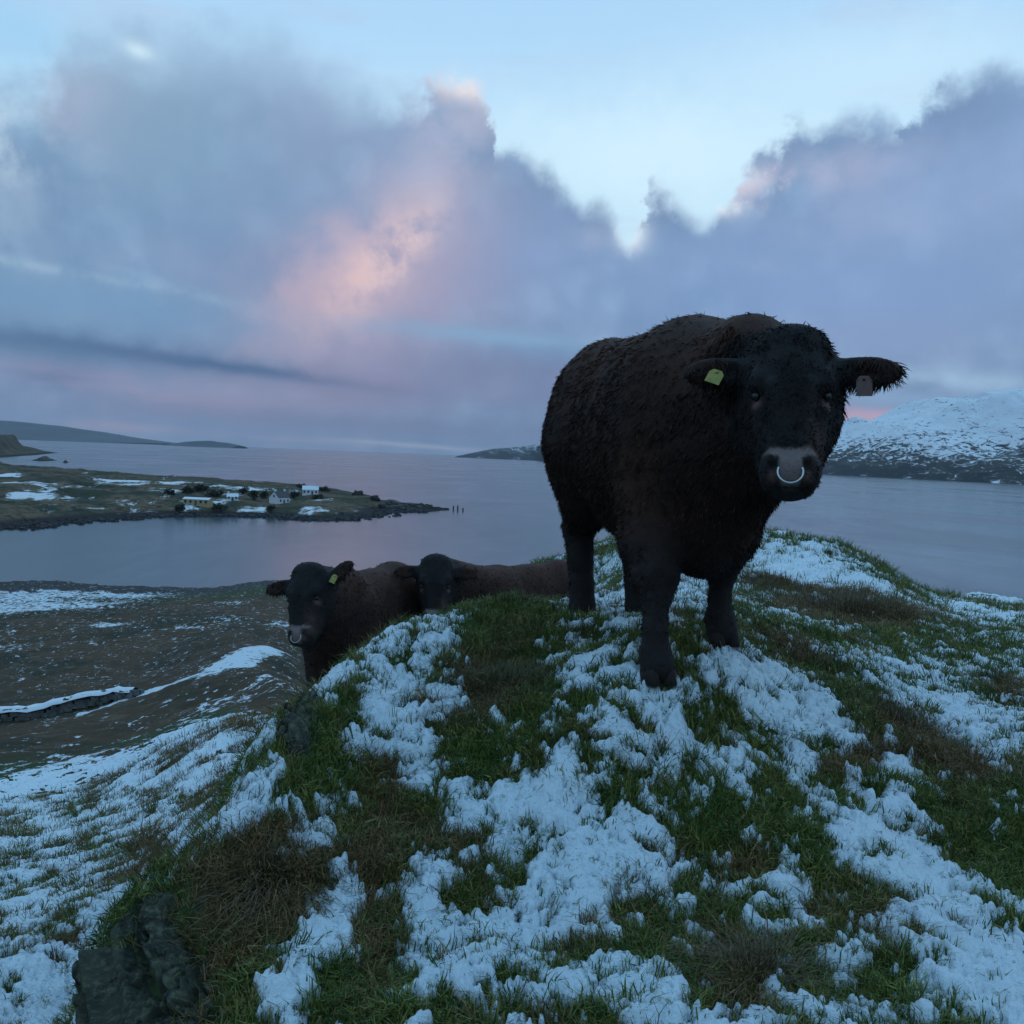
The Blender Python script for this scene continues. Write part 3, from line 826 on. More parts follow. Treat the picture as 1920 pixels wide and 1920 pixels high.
class Sculpt:
    def __init__(s, lo, hi, h):
        s.lo = np.array(lo, float); s.h = h
        s.n = np.ceil((np.array(hi) - s.lo) / h).astype(int) + 1
        s.F = np.full(s.n, 0.5, np.float32)
        s.ax = [s.lo[i] + np.arange(s.n[i]) * h for i in range(3)]

    def region(s, lo, hi, pad):
        sl = []
        for i in range(3):
            a = int(np.clip((lo[i] - pad - s.lo[i]) / s.h, 0, s.n[i] - 1)); b = int(np.clip((hi[i] + pad - s.lo[i]) / s.h + 2, 1, s.n[i]))
            sl.append(slice(a, max(b, a + 1)))
        G = np.meshgrid(*[s.ax[i][sl[i]].astype(np.float32) for i in range(3)], indexing='ij', sparse=True)
        return tuple(sl), G

    def cone(s, a, b, ra, rb, k=0.06, sub=False):
        a, b = np.array(a, float), np.array(b, float)
        R = max(ra, rb)
        sl, (X, Y, Z) = s.region(np.minimum(a, b) - R, np.maximum(a, b) + R, k + 0.03)
        ab = b - a
        t = np.clip(((X - a[0]) * ab[0] + (Y - a[1]) * ab[1] + (Z - a[2]) * ab[2]) / (ab @ ab + 1e-12), 0, 1)
        d = np.sqrt((X - a[0] - t * ab[0]) ** 2 + (Y - a[1] - t * ab[1]) ** 2 + (Z - a[2] - t * ab[2]) ** 2) - (ra + (rb - ra) * t)
        s.F[sl] = -smin(-s.F[sl], d, k) if sub else smin(s.F[sl], d, k)

    def ell(s, c, r, k=0.06, M=None, sub=False):
        c, r = np.array(c, float), np.array(r, float)
        R = np.max(r) if M is not None else r
        sl, (X, Y, Z) = s.region(c - R, c + R, k + 0.03)
        x, y, z = X - c[0], Y - c[1], Z - c[2]
        if M is not None:                    # rows of M: local axes
            x, y, z = (M[0][0] * x + M[0][1] * y + M[0][2] * z), (M[1][0] * x + M[1][1] * y + M[1][2] * z), (M[2][0] * x + M[2][1] * y + M[2][2] * z)
        k0 = np.sqrt((x / r[0]) ** 2 + (y / r[1]) ** 2 + (z / r[2]) ** 2)
        k1 = np.sqrt((x / r[0] ** 2) ** 2 + (y / r[1] ** 2) ** 2 + (z / r[2] ** 2) ** 2) + 1e-6
        d = k0 * (k0 - 1) / k1
        s.F[sl] = -smin(-s.F[sl], d, k) if sub else smin(s.F[sl], d, k)

    def extract(s):
        F = s.F
        ins = F < 0
        nx, ny, nz = F.shape
        c = np.zeros((nx - 1, ny - 1, nz - 1), np.int8)
        for i in (0, 1):
            for j in (0, 1):
                for k in (0, 1):
                    c += ins[i:nx - 1 + i, j:ny - 1 + j, k:nz - 1 + k]
        act = (c > 0) & (c < 8)
        I = np.argwhere(act)
        idx = np.full(act.shape, -1, np.int64); idx[act] = np.arange(len(I))
        acc = np.zeros((len(I), 3)); cnt = np.zeros(len(I))
        cor = [(i, j, k) for i in (0, 1) for j in (0, 1) for k in (0, 1)]
        val = {q_: F[I[:, 0] + q_[0], I[:, 1] + q_[1], I[:, 2] + q_[2]].astype(float) for q_ in cor}
        for p in cor:
            for ax in range(3):
                if p[ax] == 0:
                    q_ = list(p); q_[ax] = 1; q_ = tuple(q_)
                    a, b_ = val[p], val[q_]
                    m_ = (a < 0) != (b_ < 0)
                    t_ = np.where(m_, a / np.where(m_, a - b_, 1), 0)
                    pt = np.array(p, float)[None] + np.zeros((len(I), 3)); pt[:, ax] += t_
                    acc += pt * m_[:, None]; cnt += m_
        V = s.lo + (I + acc / cnt[:, None]) * s.h
        FC = []
        for ax in range(3):
            u, v = [(1, 2), (2, 0), (0, 1)][ax]
            sa = [slice(None)] * 3; sb = [slice(None)] * 3
            sa[ax] = slice(0, -1); sb[ax] = slice(1, None)
            A_, B_ = ins[tuple(sa)], ins[tuple(sb)]
            E = np.argwhere(A_ != B_)
            E = E[(E[:, u] > 0) & (E[:, v] > 0) & (E[:, u] < F.shape[u] - 1) & (E[:, v] < F.shape[v] - 1)]
            fl = A_[E[:, 0], E[:, 1], E[:, 2]]
            q4 = []
            for du, dv in ((-1, -1), (0, -1), (0, 0), (-1, 0)):
                e = E.copy(); e[:, u] += du; e[:, v] += dv
                q4.append(idx[e[:, 0], e[:, 1], e[:, 2]])
            q4 = np.stack(q4, 1)
            q4[~fl] = q4[~fl][:, ::-1]
            FC.append(q4)
        return V, np.concatenate(FC)


def n3(P, wl, octs, gain, seed):
    x, y, z = P[:, 0], P[:, 1], P[:, 2]
    return (fbm(x + .31 * z, y - .27 * z, wl, octs, gain, seed) + fbm(y + .33 * x, z - .21 * x, wl, octs, gain, seed + 20) + fbm(z - .25 * y, x + .37 * y, wl, octs, gain, seed + 40)) * .62


m_hide, t, b = material('bull_hide')
tc = t.new('ShaderNodeTexCoord').outputs['Object']
n = t.noise(tc, 4.0, 5, 0.6); n2 = t.noise(tc, 26.0, 5, 0.65)
red = t.attr('red'); nose = t.attr('nose'); pale = t.attr('pale')
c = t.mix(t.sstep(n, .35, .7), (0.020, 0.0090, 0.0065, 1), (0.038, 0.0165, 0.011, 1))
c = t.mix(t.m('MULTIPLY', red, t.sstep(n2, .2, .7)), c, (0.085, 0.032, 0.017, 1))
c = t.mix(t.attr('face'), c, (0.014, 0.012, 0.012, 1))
c = t.mix(nose, c, (0.20, 0.155, 0.145, 1))
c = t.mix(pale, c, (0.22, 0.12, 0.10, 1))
t.put(b.inputs['Base Color'], c)
b.inputs['Roughness'].default_value = 0.75
b.inputs['Specular IOR Level'].default_value = 0.25
bn = t.new('ShaderNodeBump'); bn.inputs['Strength'].default_value = 0.9; bn.inputs['Distance'].default_value = 0.012
t.put(bn.inputs['Height'], t.m('ADD', t.noise(tc, 40, 5, .7, .6), n2)); t.put(b.inputs['Normal'], bn.outputs[0])

m_hair, t, b = material('bull_hair')
c = t.mix(t.attr('red'), (0.021, 0.0095, 0.0070, 1), (0.090, 0.034, 0.017, 1))
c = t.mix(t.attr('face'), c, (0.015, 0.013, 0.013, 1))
c = t.mix(t.attr('lite'), c, (0.11, 0.055, 0.032, 1))
t.put(b.inputs['Base Color'], c)
b.inputs['Roughness'].default_value = 0.6
b.inputs['Specular IOR Level'].default_value = 0.15

m_metal = simple('nose_ring_steel', (0.50, 0.51, 0.50), 0.38, 0.9, 0.05)
m_yellow = simple('yellow_tag_plastic', (0.27, 0.25, 0.05), 0.5, 0, 0.15, 60)
m_orange = simple('orange_tag_plastic', (0.085, 0.034, 0.022), 0.5, 0, 0.15, 60)
m_eye = simple('eye_wet', (0.008, 0.006, 0.006), 0.35, 0, 0.1)
m_hoof = simple('hoof_horn', (0.016, 0.011, 0.009), 0.95, 0, 0.3, 30, 0.004)
m_mark = simple('tag_print', (0.05, 0.05, 0.04), 0.6, 0, 0.1)


def torus(name, c, U, Vv, R, r, mat, parent, a0=0, a1=2 * math.pi, ns=48, nr=8):
    closed = abs(a1 - a0) > 6.2
    Nn = np.cross(U, Vv)
    VV, FF = [], []
    cnt = ns if closed else ns + 1
    for i in range(cnt):
        a = a0 + (a1 - a0) * i / ns
        d = U * math.cos(a) + Vv * math.sin(a)
        for j in range(nr):
            bb = 2 * math.pi * j / nr
            VV.append(c + d * (R + r * math.cos(bb)) + Nn * r * math.sin(bb))
    for i in range(cnt if closed else cnt - 1):
        for j in range(nr):
            i2 = (i + 1) % cnt
            FF.append((i * nr + j, i2 * nr + j, i2 * nr + (j + 1) % nr, i * nr + (j + 1) % nr))
    return mesh(name, VV, FF, mat, parent, True)


def ball(name, c, r, mat, parent, n=16):
    VV, FF = [], []
    for i in range(n + 1):
        th_ = math.pi * i / n
        for j in range(n):
            ph = 2 * math.pi * j / n
            VV.append((c[0] + r[0] * math.sin(th_) * math.cos(ph), c[1] + r[1] * math.sin(th_) * math.sin(ph), c[2] + r[2] * math.cos(th_)))
    for i in range(n):
        for j in range(n):
            FF.append((i * n + j, (i + 1) * n + j, (i + 1) * n + (j + 1) % n, i * n + (j + 1) % n))
    return mesh(name, VV, FF, mat, parent, True)


def plate(name, c, U, Vv, outline, th, mat, parent):
    Nn = np.cross(U, Vv); Nn /= np.linalg.norm(Nn)
    k = len(outline)
    VV = [c + U * u + Vv * v + Nn * th / 2 for u, v in outline] + [c + U * u + Vv * v - Nn * th / 2 for u, v in outline]
    FF = [tuple(range(k)), tuple(range(2 * k - 1, k - 1, -1))] + [(i, i + k, (i + 1) % k + k, (i + 1) % k) for i in range(k)]
    return mesh(name, VV, FF, mat, parent)


def make_bull(origin, heading, feet, poll, muzzle, Lax, scale, h, nhair, label, group, tags, earup=(0, 0), ring=True, crest=None, hairw=0.0022, hooves=True):
    """origin: ground point under the trunk; feet: world points [front right, front left, hind right, hind left] (right = bull's right)
    poll / muzzle: world points of the top of the head and the nose; Lax: world direction of the head's left side."""
    hd = np.array([heading[0], heading[1], 0.0]); hd /= np.linalg.norm(hd)
    Xa = np.array([hd[1], -hd[0], 0.0])
    B3 = np.stack([Xa, hd, [0, 0, 1.0]])
    root = empty('bull', origin, math.atan2(hd[1], hd[0]) - math.pi / 2)
    loc = lambda p: B3 @ (np.array(p) - origin)
    s = scale
    f_ = [loc(p) for p in feet]
    P0, P1 = loc(poll), loc(muzzle)
    L = B3 @ np.array(Lax); L /= np.linalg.norm(L)
    a = P1 - P0; a /= np.linalg.norm(a)
    L = L - a * (a @ L); L /= np.linalg.norm(L)
    nrm = np.cross(L, a)
    if nrm @ (B3 @ (np.array([0, 0, H]) - np.array(poll))) < 0: nrm = -nrm
    hs = np.linalg.norm(P1 - P0) / 0.60           # head scale
    hp = lambda l, aa, n_: P0 + (L * l + a * aa + nrm * n_) * hs
    HM = np.stack([L, a, nrm])
    hc = (P0 + P1) / 2
    lo_ = np.minimum(np.array([-.55 * s, -1.2 * s, -.12]), hc - .50 * hs); hi_ = np.maximum(np.array([.55 * s, 1.0 * s, 1.58 * s]), hc + .50 * hs)
    for p in f_:
        lo_ = np.minimum(lo_, p - .14); hi_ = np.maximum(hi_, p + .14)
    S3 = Sculpt(lo_, hi_, h)
    q = lambda x, y, z: (x * s, y * s, z * s)
    # trunk
    S3.ell(q(0, -0.05, 0.93), q(.33, .72, .45), .05)
    S3.ell(q(0, 0.40, 0.92), q(.305, .40, .46), .12 * s)
    S3.ell(q(0, -0.58, 1.00), q(.285, .33, .42), .12 * s)
    S3.cone(q(0, -0.74, 1.24), q(0, 0.42, 1.19), .15 * s, .15 * s, .12 * s)
    S3.ell(q(0, .62, .64), q(.18, .26, .30), .12 * s)
    S3.cone(q(0, .55, .50), q(0, -.3, .56), .10 * s, .12 * s, .12 * s)
    for sx_ in (-1, 1):
        S3.ell(q(.19 * sx_, .46, .92), q(.16, .24, .34), .10 * s)
        S3.ell(q(.17 * sx_, -.60, .92), q(.15, .25, .36), .10 * s)
    # neck, crest and throat
    nb = hp(0, .14, -.20)
    sh = np.array(q(0, .50, 1.06))
    midn = (sh + nb) / 2
    S3.cone(sh, nb, .32 * s, .16 * hs, .12 * s)
    top0 = np.array(q(0, .42, 1.22)); top1 = hp(0, .06, -.22)
    cm = loc(crest) - np.array([0, 0, .155 * s])
    S3.cone(top0, cm, .15 * s, .125 * s, .10 * s)
    S3.cone(cm, top1, .130 * s, .11 * hs, .10 * s)
    thr = hp(0, .34, -.26)
    S3.cone(np.array(q(0, .60, .66)), thr, .19 * s, .10 * hs, .14 * s)
    S3.cone(np.array(q(0, .62, .84)), (nb + thr) / 2, .25 * s, .15 * hs, .14 * s)
    # legs
    for i, sx_ in enumerate((1, -1)):
        fr = f_[i]
        knee = np.array([sx_ * .17 * s, .47 * s, .40 * s]) * .25 + (fr + np.array([0, 0.0, .36 * s])) * .75
        S3.cone(q(.19 * sx_, .47, .86), (np.array(q(.19 * sx_, .47, .60)) + knee) / 2, .175 * s, .125 * s, .08 * s)
        S3.cone((np.array(q(.19 * sx_, .47, .60)) + knee) / 2, knee, .125 * s, .088 * s, .05 * s)
        S3.cone(knee, knee + (fr - knee) * .30 + [0, 0, .05 * s], .090 * s, .058 * s, .03 * s)
        S3.cone(knee + (fr - knee) * .30 + [0, 0, .05 * s], fr + [0, 0, .17 * s], .058 * s, .043 * s, .03 * s)
        S3.cone(fr + [0, 0, .17 * s], fr + [0, .01, .09 * s], .043 * s, .060 * s, .03 * s)
        S3.cone(fr + [0, .01, .09 * s], fr + [0, .035 * s, .045 * s], .060 * s, .066 * s, .02 * s)
        hr = f_[i + 2]
        hock = np.array([hr[0], hr[1] - .09 * s, hr[2] + .46 * s])
        S3.cone(q(.165 * sx_, -.52, .88), (hock[0] * 1.05, hock[1] + .17 * s, .60 * s + hr[2] * .5), .20 * s, .13 * s, .08 * s)
        S3.cone((hock[0] * 1.05, hock[1] + .17 * s, .60 * s + hr[2] * .5), hock, .13 * s, .085 * s, .06 * s)
        S3.cone(hock, hr + [0, 0, .16 * s], .080 * s, .060 * s, .03 * s)
        S3.cone(hr + [0, 0, .16 * s], hr + [0, .03 * s, .05 * s], .062 * s, .072 * s, .03 * s)
    # tail
    S3.cone(q(0, -.90, 1.28), q(0, -1.02, .85), .05 * s, .035 * s, .05 * s)
    S3.cone(q(0, -1.02, .85), q(0.02, -1.0, .40), .035 * s, .055 * s, .03 * s)
    # head
    E = lambda c, r, k=.04, sub=False: S3.ell(hp(*c), np.array(r) * hs, k * hs, HM, sub)
    E((0, .16, -.11), (.140, .175, .145), .06)
    E((0, .045, -.09), (.125, .075, .105), .05)
    S3.cone(hp(0, .22, -.10), hp(0, .51, -.095), .114 * hs, .080 * hs, .05 * hs)
    for sx_ in (-1, 1):
        E((.062 * sx_, .36, -.16), (.056, .19, .095), .05)
        E((.054 * sx_, .560, -.095), (.034, .038, .052), .025)
        E((.106 * sx_, .215, -.030), (.036, .050, .036), .025)
        S3.cone(hp(.062 * sx_, .25, .015), hp(.05 * sx_, .47, -.025), .020 * hs, .014 * hs, .03 * hs)
        S3.cone(hp(.105 * sx_, .31, -.06), hp(.085 * sx_, .44, -.09), .020 * hs, .014 * hs, .03 * hs)
        E((.042 * sx_, .525, -.070), (.050, .050, .060), .03)
    E((0, .535, -.095), (.080, .055, .070), .04)
    E((0, .560, -.150), (.070, .042, .055), .03)
    for sx_ in (-1, 1):
        E((.120 * sx_, .268, -.030), (.016, .014, .018), .010, True)          # eye sockets
        E((.058 * sx_, .538, -.012), (.018, .021, .024), .010, True)         # nostrils
        up = earup[0] if sx_ < 0 else earup[1]
        er = hp(.135 * sx_, .115, -.13)
        tp = hp(.345 * sx_, .130 - up, -.13 + .02)
        d = tp - er; ln = np.linalg.norm(d); d /= ln
        w_ = np.cross(nrm, d); w_ /= np.linalg.norm(w_); n2_ = np.cross(d, w_)
        EM = np.stack([d, w_, n2_])
        S3.cone(er - d * .03, er + d * .06 * hs, .045 * hs, .040 * hs, .03 * hs)
        S3.ell(er + d * ln * .56, np.array([.118, .062, .026]) * hs, .03 * hs, EM)
        S3.ell(er + d * ln * .62 + n2_ * (.030 * hs if n2_ @ nrm > 0 else -.030 * hs), np.array([.085, .038, .020]) * hs, .012 * hs, EM, True)
    S3.cone(hp(-.065, .590, -.075), hp(.065, .590, -.075), .007 * hs, .007 * hs, .008 * hs, True)
    V, Fq = S3.extract()
    # coat colouring attributes
    rel = (V - P0) @ HM.T / hs
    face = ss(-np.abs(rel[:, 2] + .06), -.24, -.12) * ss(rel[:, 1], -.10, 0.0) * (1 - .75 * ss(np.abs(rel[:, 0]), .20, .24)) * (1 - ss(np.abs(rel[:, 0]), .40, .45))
    # triangles' normals
    A_ = V[Fq[:, 0]]; nf = np.cross(V[Fq[:, 2]] - A_, V[Fq[:, 3]] - V[Fq[:, 1]])
    area = np.linalg.norm(nf, axis=1) / 2; nf = nf / (2 * area[:, None] + 1e-12)
    vn = np.zeros_like(V)
    for k in range(4): np.add.at(vn, Fq[:, k], nf)
    vn /= np.linalg.norm(vn, axis=1)[:, None] + 1e-9
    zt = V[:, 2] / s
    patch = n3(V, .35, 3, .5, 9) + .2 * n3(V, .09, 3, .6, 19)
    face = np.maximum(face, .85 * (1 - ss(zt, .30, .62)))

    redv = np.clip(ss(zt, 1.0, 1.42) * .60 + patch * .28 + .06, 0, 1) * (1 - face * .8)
    front_ = ss(vn @ nrm, .1, .5)
    mz = np.sqrt((rel[:, 0] / .034) ** 2 + ((rel[:, 1] - .545) / .060) ** 2)
    tbar = np.sqrt((rel[:, 0] / .078) ** 2 + ((rel[:, 1] - .505 + np.abs(rel[:, 0]) * .3) / .017) ** 2)
    nosev = np.clip(1.25 - np.minimum(mz, tbar), 0, .25) / .25 * ss(rel[:, 2], -.10, -.04)
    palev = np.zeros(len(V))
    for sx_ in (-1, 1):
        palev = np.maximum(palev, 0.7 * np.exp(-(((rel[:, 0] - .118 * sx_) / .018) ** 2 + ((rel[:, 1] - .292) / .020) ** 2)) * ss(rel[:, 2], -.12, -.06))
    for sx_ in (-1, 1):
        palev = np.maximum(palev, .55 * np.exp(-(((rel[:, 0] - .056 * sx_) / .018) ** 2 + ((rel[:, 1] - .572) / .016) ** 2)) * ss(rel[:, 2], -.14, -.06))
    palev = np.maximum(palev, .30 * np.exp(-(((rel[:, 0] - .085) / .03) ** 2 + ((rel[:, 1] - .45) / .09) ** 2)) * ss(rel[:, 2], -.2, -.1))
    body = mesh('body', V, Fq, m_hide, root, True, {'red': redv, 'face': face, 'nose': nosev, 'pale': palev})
    # coat
    if nhair:
        r = np.random.default_rng(int(nhair))
        fi = r.choice(len(Fq), nhair, p=area / area.sum())
        u, v = r.uniform(size=(2, nhair, 1))
        P = (V[Fq[fi, 0]] * (1 - u) + V[Fq[fi, 1]] * u) * (1 - v) + (V[Fq[fi, 3]] * (1 - u) + V[Fq[fi, 2]] * u) * v
        Nv = vn[Fq[fi, 0]]
        relp = (P - P0) @ HM.T / hs
        onhead = (relp[:, 1] > -.12) & (relp[:, 1] < .64) & (np.abs(relp[:, 0]) < .45) & (relp[:, 2] > -.20)
        ear = onhead & (np.abs(relp[:, 0]) > .18)
        ok_ = ~((nosev[Fq[fi, 0]] > .2) | (palev[Fq[fi, 0]] > .45) | (onhead & (np.abs(relp[:, 0]) < .05) & (relp[:, 1] > .49) & (relp[:, 1] < .61)))
        flow = np.where(onhead[:, None], a[None] * .8 + 0 * Nv, np.array([0, -.55, -.75])[None])
        cl = np.stack([n3(P, .055, 3, .6, s_) for s_ in (301, 302, 303)], 1)
        d = Nv * np.where(onhead, .35, .45)[:, None] + flow * .8 + cl * np.where(onhead, .5, .34)[:, None] + r.normal(0, .16, (nhair, 3))
        d /= np.linalg.norm(d, axis=1)[:, None]
        Ln = np.where(onhead, .016, .025) * r.uniform(.5, 1.35, nhair)
        Ln = np.where(ear & (d[:, 2] < 0), .040, Ln) * s
        Ln = np.where((P[:, 2] < .14 * s), Ln * .4, np.where(P[:, 2] < .42 * s, Ln * .75, Ln))
        Ln = np.where(onhead & (relp[:, 1] > .46), Ln * .8, Ln)
        poll_ = onhead & (relp[:, 1] < .10)
        Ln = np.where(poll_, Ln * 1.5, Ln)
        tops = (~onhead) & (Nv[:, 2] > .3); Ln = np.where(tops, Ln * 1.15, Ln)
        d2 = d + np.array([0, 0, -.45]) + cl * .4; d2 /= np.linalg.norm(d2, axis=1)[:, None]
        sd_ = np.cross(d, r.normal(size=(nhair, 3))); sd_ /= np.linalg.norm(sd_, axis=1)[:, None]
        w = (hairw * r.uniform(.6, 1.3, nhair))[:, None]
        base_ = P - Nv * .004
        p1 = base_ + d * Ln[:, None] * .55
        p2 = p1 + d2 * Ln[:, None] * .5
        VV = np.stack([base_ - sd_ * w, base_ + sd_ * w, p1 + sd_ * w * .7, p1 - sd_ * w * .7, p2], 1)[ok_]
        nk = len(VV)
        kk = np.arange(nk)[:, None] * 5
        tri = np.concatenate([kk + [0, 1, 2], kk + [0, 2, 3], kk + [3, 2, 4]], 0)
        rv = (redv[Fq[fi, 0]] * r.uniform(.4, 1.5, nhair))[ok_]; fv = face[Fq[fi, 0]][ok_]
        lite = (r.uniform(size=nhair) < .06)[ok_] * (1 - fv * .7) * .8
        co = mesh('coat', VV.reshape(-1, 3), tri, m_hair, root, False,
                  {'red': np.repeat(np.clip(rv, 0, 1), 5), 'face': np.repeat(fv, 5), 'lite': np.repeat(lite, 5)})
        co['kind'] = 'stuff'
    for sx_ in (-1, 1):
        e = ball('eye', hp(.115 * sx_, .267, -.040), np.array([.0165] * 3) * hs, m_eye, root)
    if ring:
        torus('nose_ring', hp(0, .564, -.012), L, a, .040 * hs, (.0033 if s > .95 else .0022) * hs, m_metal, root, -.25 * math.pi / 2, math.pi + .25 * math.pi / 2, 40, 10)
    for (l_, a_, n_, w_, hh, rot, mat_, front_side) in tags:
        cc = hp(l_, a_, n_)
        cr_, sr_ = math.cos(math.radians(rot)), math.sin(math.radians(rot))
        U = L * cr_ + a * sr_; Vv = -L * sr_ + a * cr_
        o_ = [(-w_ * .28, -hh * .62), (w_ * .28, -hh * .62), (w_ * .5, -hh * .35), (w_ * .5, hh * .5), (-w_ * .5, hh * .5), (-w_ * .5, -hh * .35)]
        tg = plate('ear_tag', cc, U, Vv, [(x * hs, y * hs) for x, y in o_], .003, mat_, root)
        tg['label'] = 'yellow plastic ear tag' if mat_ is m_yellow else 'brownish orange ear tag'
        ball('tag_stud', cc + nrm * .003 - Vv * hh * .42 * hs, np.array([.006] * 3) * hs, mat_, tg, 8)
    if hooves:
        for fp, fwd in zip(f_, (1, 1, 1, 1)):
            for sx_ in (-1, 1):                      # two claws
                VV, FF = [], []
                n_ = 10
                for lev, (zz, sc1, sh_) in enumerate([(-.012, 1.12, .018), (.03, 1.0, .010), (.065, .82, -.006)]):
                    for j in range(n_):
                        t_ = 2 * math.pi * j / n_
                        VV.append((fp[0] + (sx_ * .033 + .031 * sc1 * math.cos(t_)) * s, fp[1] + (.03 + sh_ + .062 * sc1 * math.sin(t_)) * s, fp[2] + zz * s))
                for lev in range(2):
                    for j in range(n_):
                        FF.append((lev * n_ + j, lev * n_ + (j + 1) % n_, (lev + 1) * n_ + (j + 1) % n_, (lev + 1) * n_ + j))
                FF.append(tuple(range(n_ - 1, -1, -1))); FF.append(tuple(range(2 * n_, 3 * n_)))
                mesh('hoof', VV, FF, m_hoof, root, True)
    tag(root, label, 'bull', group)
    return root


def gp(px, Y):
    x = (px - 960) / FPX * Y
    return np.array([x, Y, float(ground(np.array([x]), np.array([Y]))[0])])


GB = 'cattle standing on and behind the knoll'
# the big bull
fr, fl, hr_, hl_ = at(1225, 1268, 3.75), at(1345, 1212, 4.15), at(1088, 1152, 5.2), at(1192, 1163, 5.1)
for p in (fr, fl, hr_, hl_):
    p[2] = ground(np.array([p[0]]), np.array([p[1]]))[0] + .012
org = np.array([0.64, 4.60, 0.0]); org[2] = (fr[2] + fl[2] + hr_[2] + hl_[2]) / 4
make_bull(org, (0.243, -0.970), [fr, fl, hr_, hl_], at(1487, 607, 3.42), at(1482, 900, 3.16), (0.962, -0.272, -0.035), 1.0, 0.0105, 130000,
          'large dark brown bull with a nose ring standing on the snowy knoll', GB,
          [(-.262, .165, -.08, .054, .050, 22, m_yellow, True), (.240, .200, -.09, .052, .070, 0, m_orange, True)],
          crest=at(1412, 588, 3.75))
# the young bull low on the left
o1 = gp(688, 7.75); o1[2] += .02
fw = np.array([-.36, -1.0]); fw /= np.linalg.norm(fw); rt = np.array([fw[1], -fw[0]])


def foot(o, fw, rt, x, y):
    p = o[:2] + rt * x + fw * y
    return np.array([p[0], p[1], float(ground(np.array([p[0]]), np.array([p[1]]))[0]) + .01])


s1 = .80
F1 = [foot(o1, fw, rt, x * s1, y * s1) for x, y in ((.16, .60), (-.16, .46), (.16, -.52), (-.16, -.68))]
make_bull(o1, fw, F1, at(570, 1056, 6.80), at(552, 1203, 6.55), (0.93, -0.30, .10), s1, 0.017, 26000,
          'young brown bull with a nose ring half hidden behind the left edge of the knoll', GB,
          [(.215, .115, -.08, .050, .060, 25, m_yellow, True)], earup=(-.02, .15), hairw=.0035, crest=at(650, 1064, 7.3))
o2 = gp(985, 9.0); o2[2] -= .06
fw2 = np.array([-.70, -.70]); fw2 /= np.linalg.norm(fw2); rt2 = np.array([fw2[1], -fw2[0]])
s2 = .79
F2 = [foot(o2, fw2, rt2, x * s2, y * s2) for x, y in ((.16, .50), (-.16, .56), (.16, -.60), (-.16, -.64))]
make_bull(o2, fw2, F2, at(818, 1041, 7.9), at(812, 1170, 7.7), (0.99, .02, -.02), s2, 0.018, 22000,
          'reddish brown bull behind the crest of which only the black face and back show', GB, [], earup=(.0, .0), ring=False, hairw=.0038, crest=at(890, 1066, 8.4))

# ------------------------------------------------------------------ rocks and tussocks on the knoll
m_rock, t, b = material('lichen_rock')
tc = t.new('ShaderNodeTexCoord').outputs['Object']
n = t.noise(tc, 5.0, 7, 0.65); n2 = t.noise(tc, 42.0, 7, 0.75)
c = t.mix(t.sstep(n, .38, .62), (0.018, 0.021, 0.018, 1), (0.075, 0.085, 0.060, 1))
c = t.mix(t.m('MULTIPLY', t.sstep(n2, .48, .62), .8), c, (0.15, 0.16, 0.10, 1))
c = t.mix(t.sstep(t.noise(tc, 9, 5, .7), .58, .66), c, (0.022, 0.020, 0.026, 1))
t.put(b.inputs['Base Color'], c); b.inputs['Roughness'].default_value = .9
b.inputs['Specular IOR Level'].default_value = .2
bn = t.new('ShaderNodeBump'); bn.inputs['Strength'].default_value = 1.0; bn.inputs['Distance'].default_value = 0.02
t.put(bn.inputs['Height'], t.m('ADD', n, n2)); t.put(b.inputs['Normal'], bn.outputs[0])


def rock(name, c, r, rotz, seed, n=64, rough=.22, mat=None, tilt=0.0, top=None):
    """weathered boulder: displaced superellipsoid with fissures"""
    th_ = np.linspace(0, np.pi, n); ph = np.linspace(0, 2 * np.pi, 2 * n, endpoint=False)
    T, P = np.meshgrid(th_, ph, indexing='ij')
    d = np.stack([np.sin(T) * np.cos(P), np.sin(T) * np.sin(P), np.cos(T)], -1)
    e = np.sign(d) * np.abs(d) ** .8
    off = seed * 3.7
    k = fbm(d[..., 0] * 1.3 + off + d[..., 2] * .7, d[..., 1] * 1.3 - off + d[..., 2], .9, 3, .5, seed)
    k2 = -np.abs(fbm(d[..., 0] * 2 + d[..., 2] * 1.3 + off, d[..., 1] * 2 - d[..., 2] * .6, .75, 3, .5, seed + 5)) + .05 * fbm(d[..., 0] * 9 + d[..., 2] * 5, d[..., 1] * 9 - d[..., 2] * 4, .8, 2, .5, seed + 7)
    dd = e * (1 + rough * k + rough * .9 * k2)[..., None] * np.array(r)
    M = np.array(Matrix.Rotation(rotz, 3, 'Z') @ Matrix.Rotation(tilt, 3, 'X'))
    V = dd.reshape(-1, 3) @ M.T
    F = gridfaces(n, 2 * n, True)
    o = mesh(name, V, F, mat or m_rock, None, True)
    o.location = [float(v) for v in c]
    return o


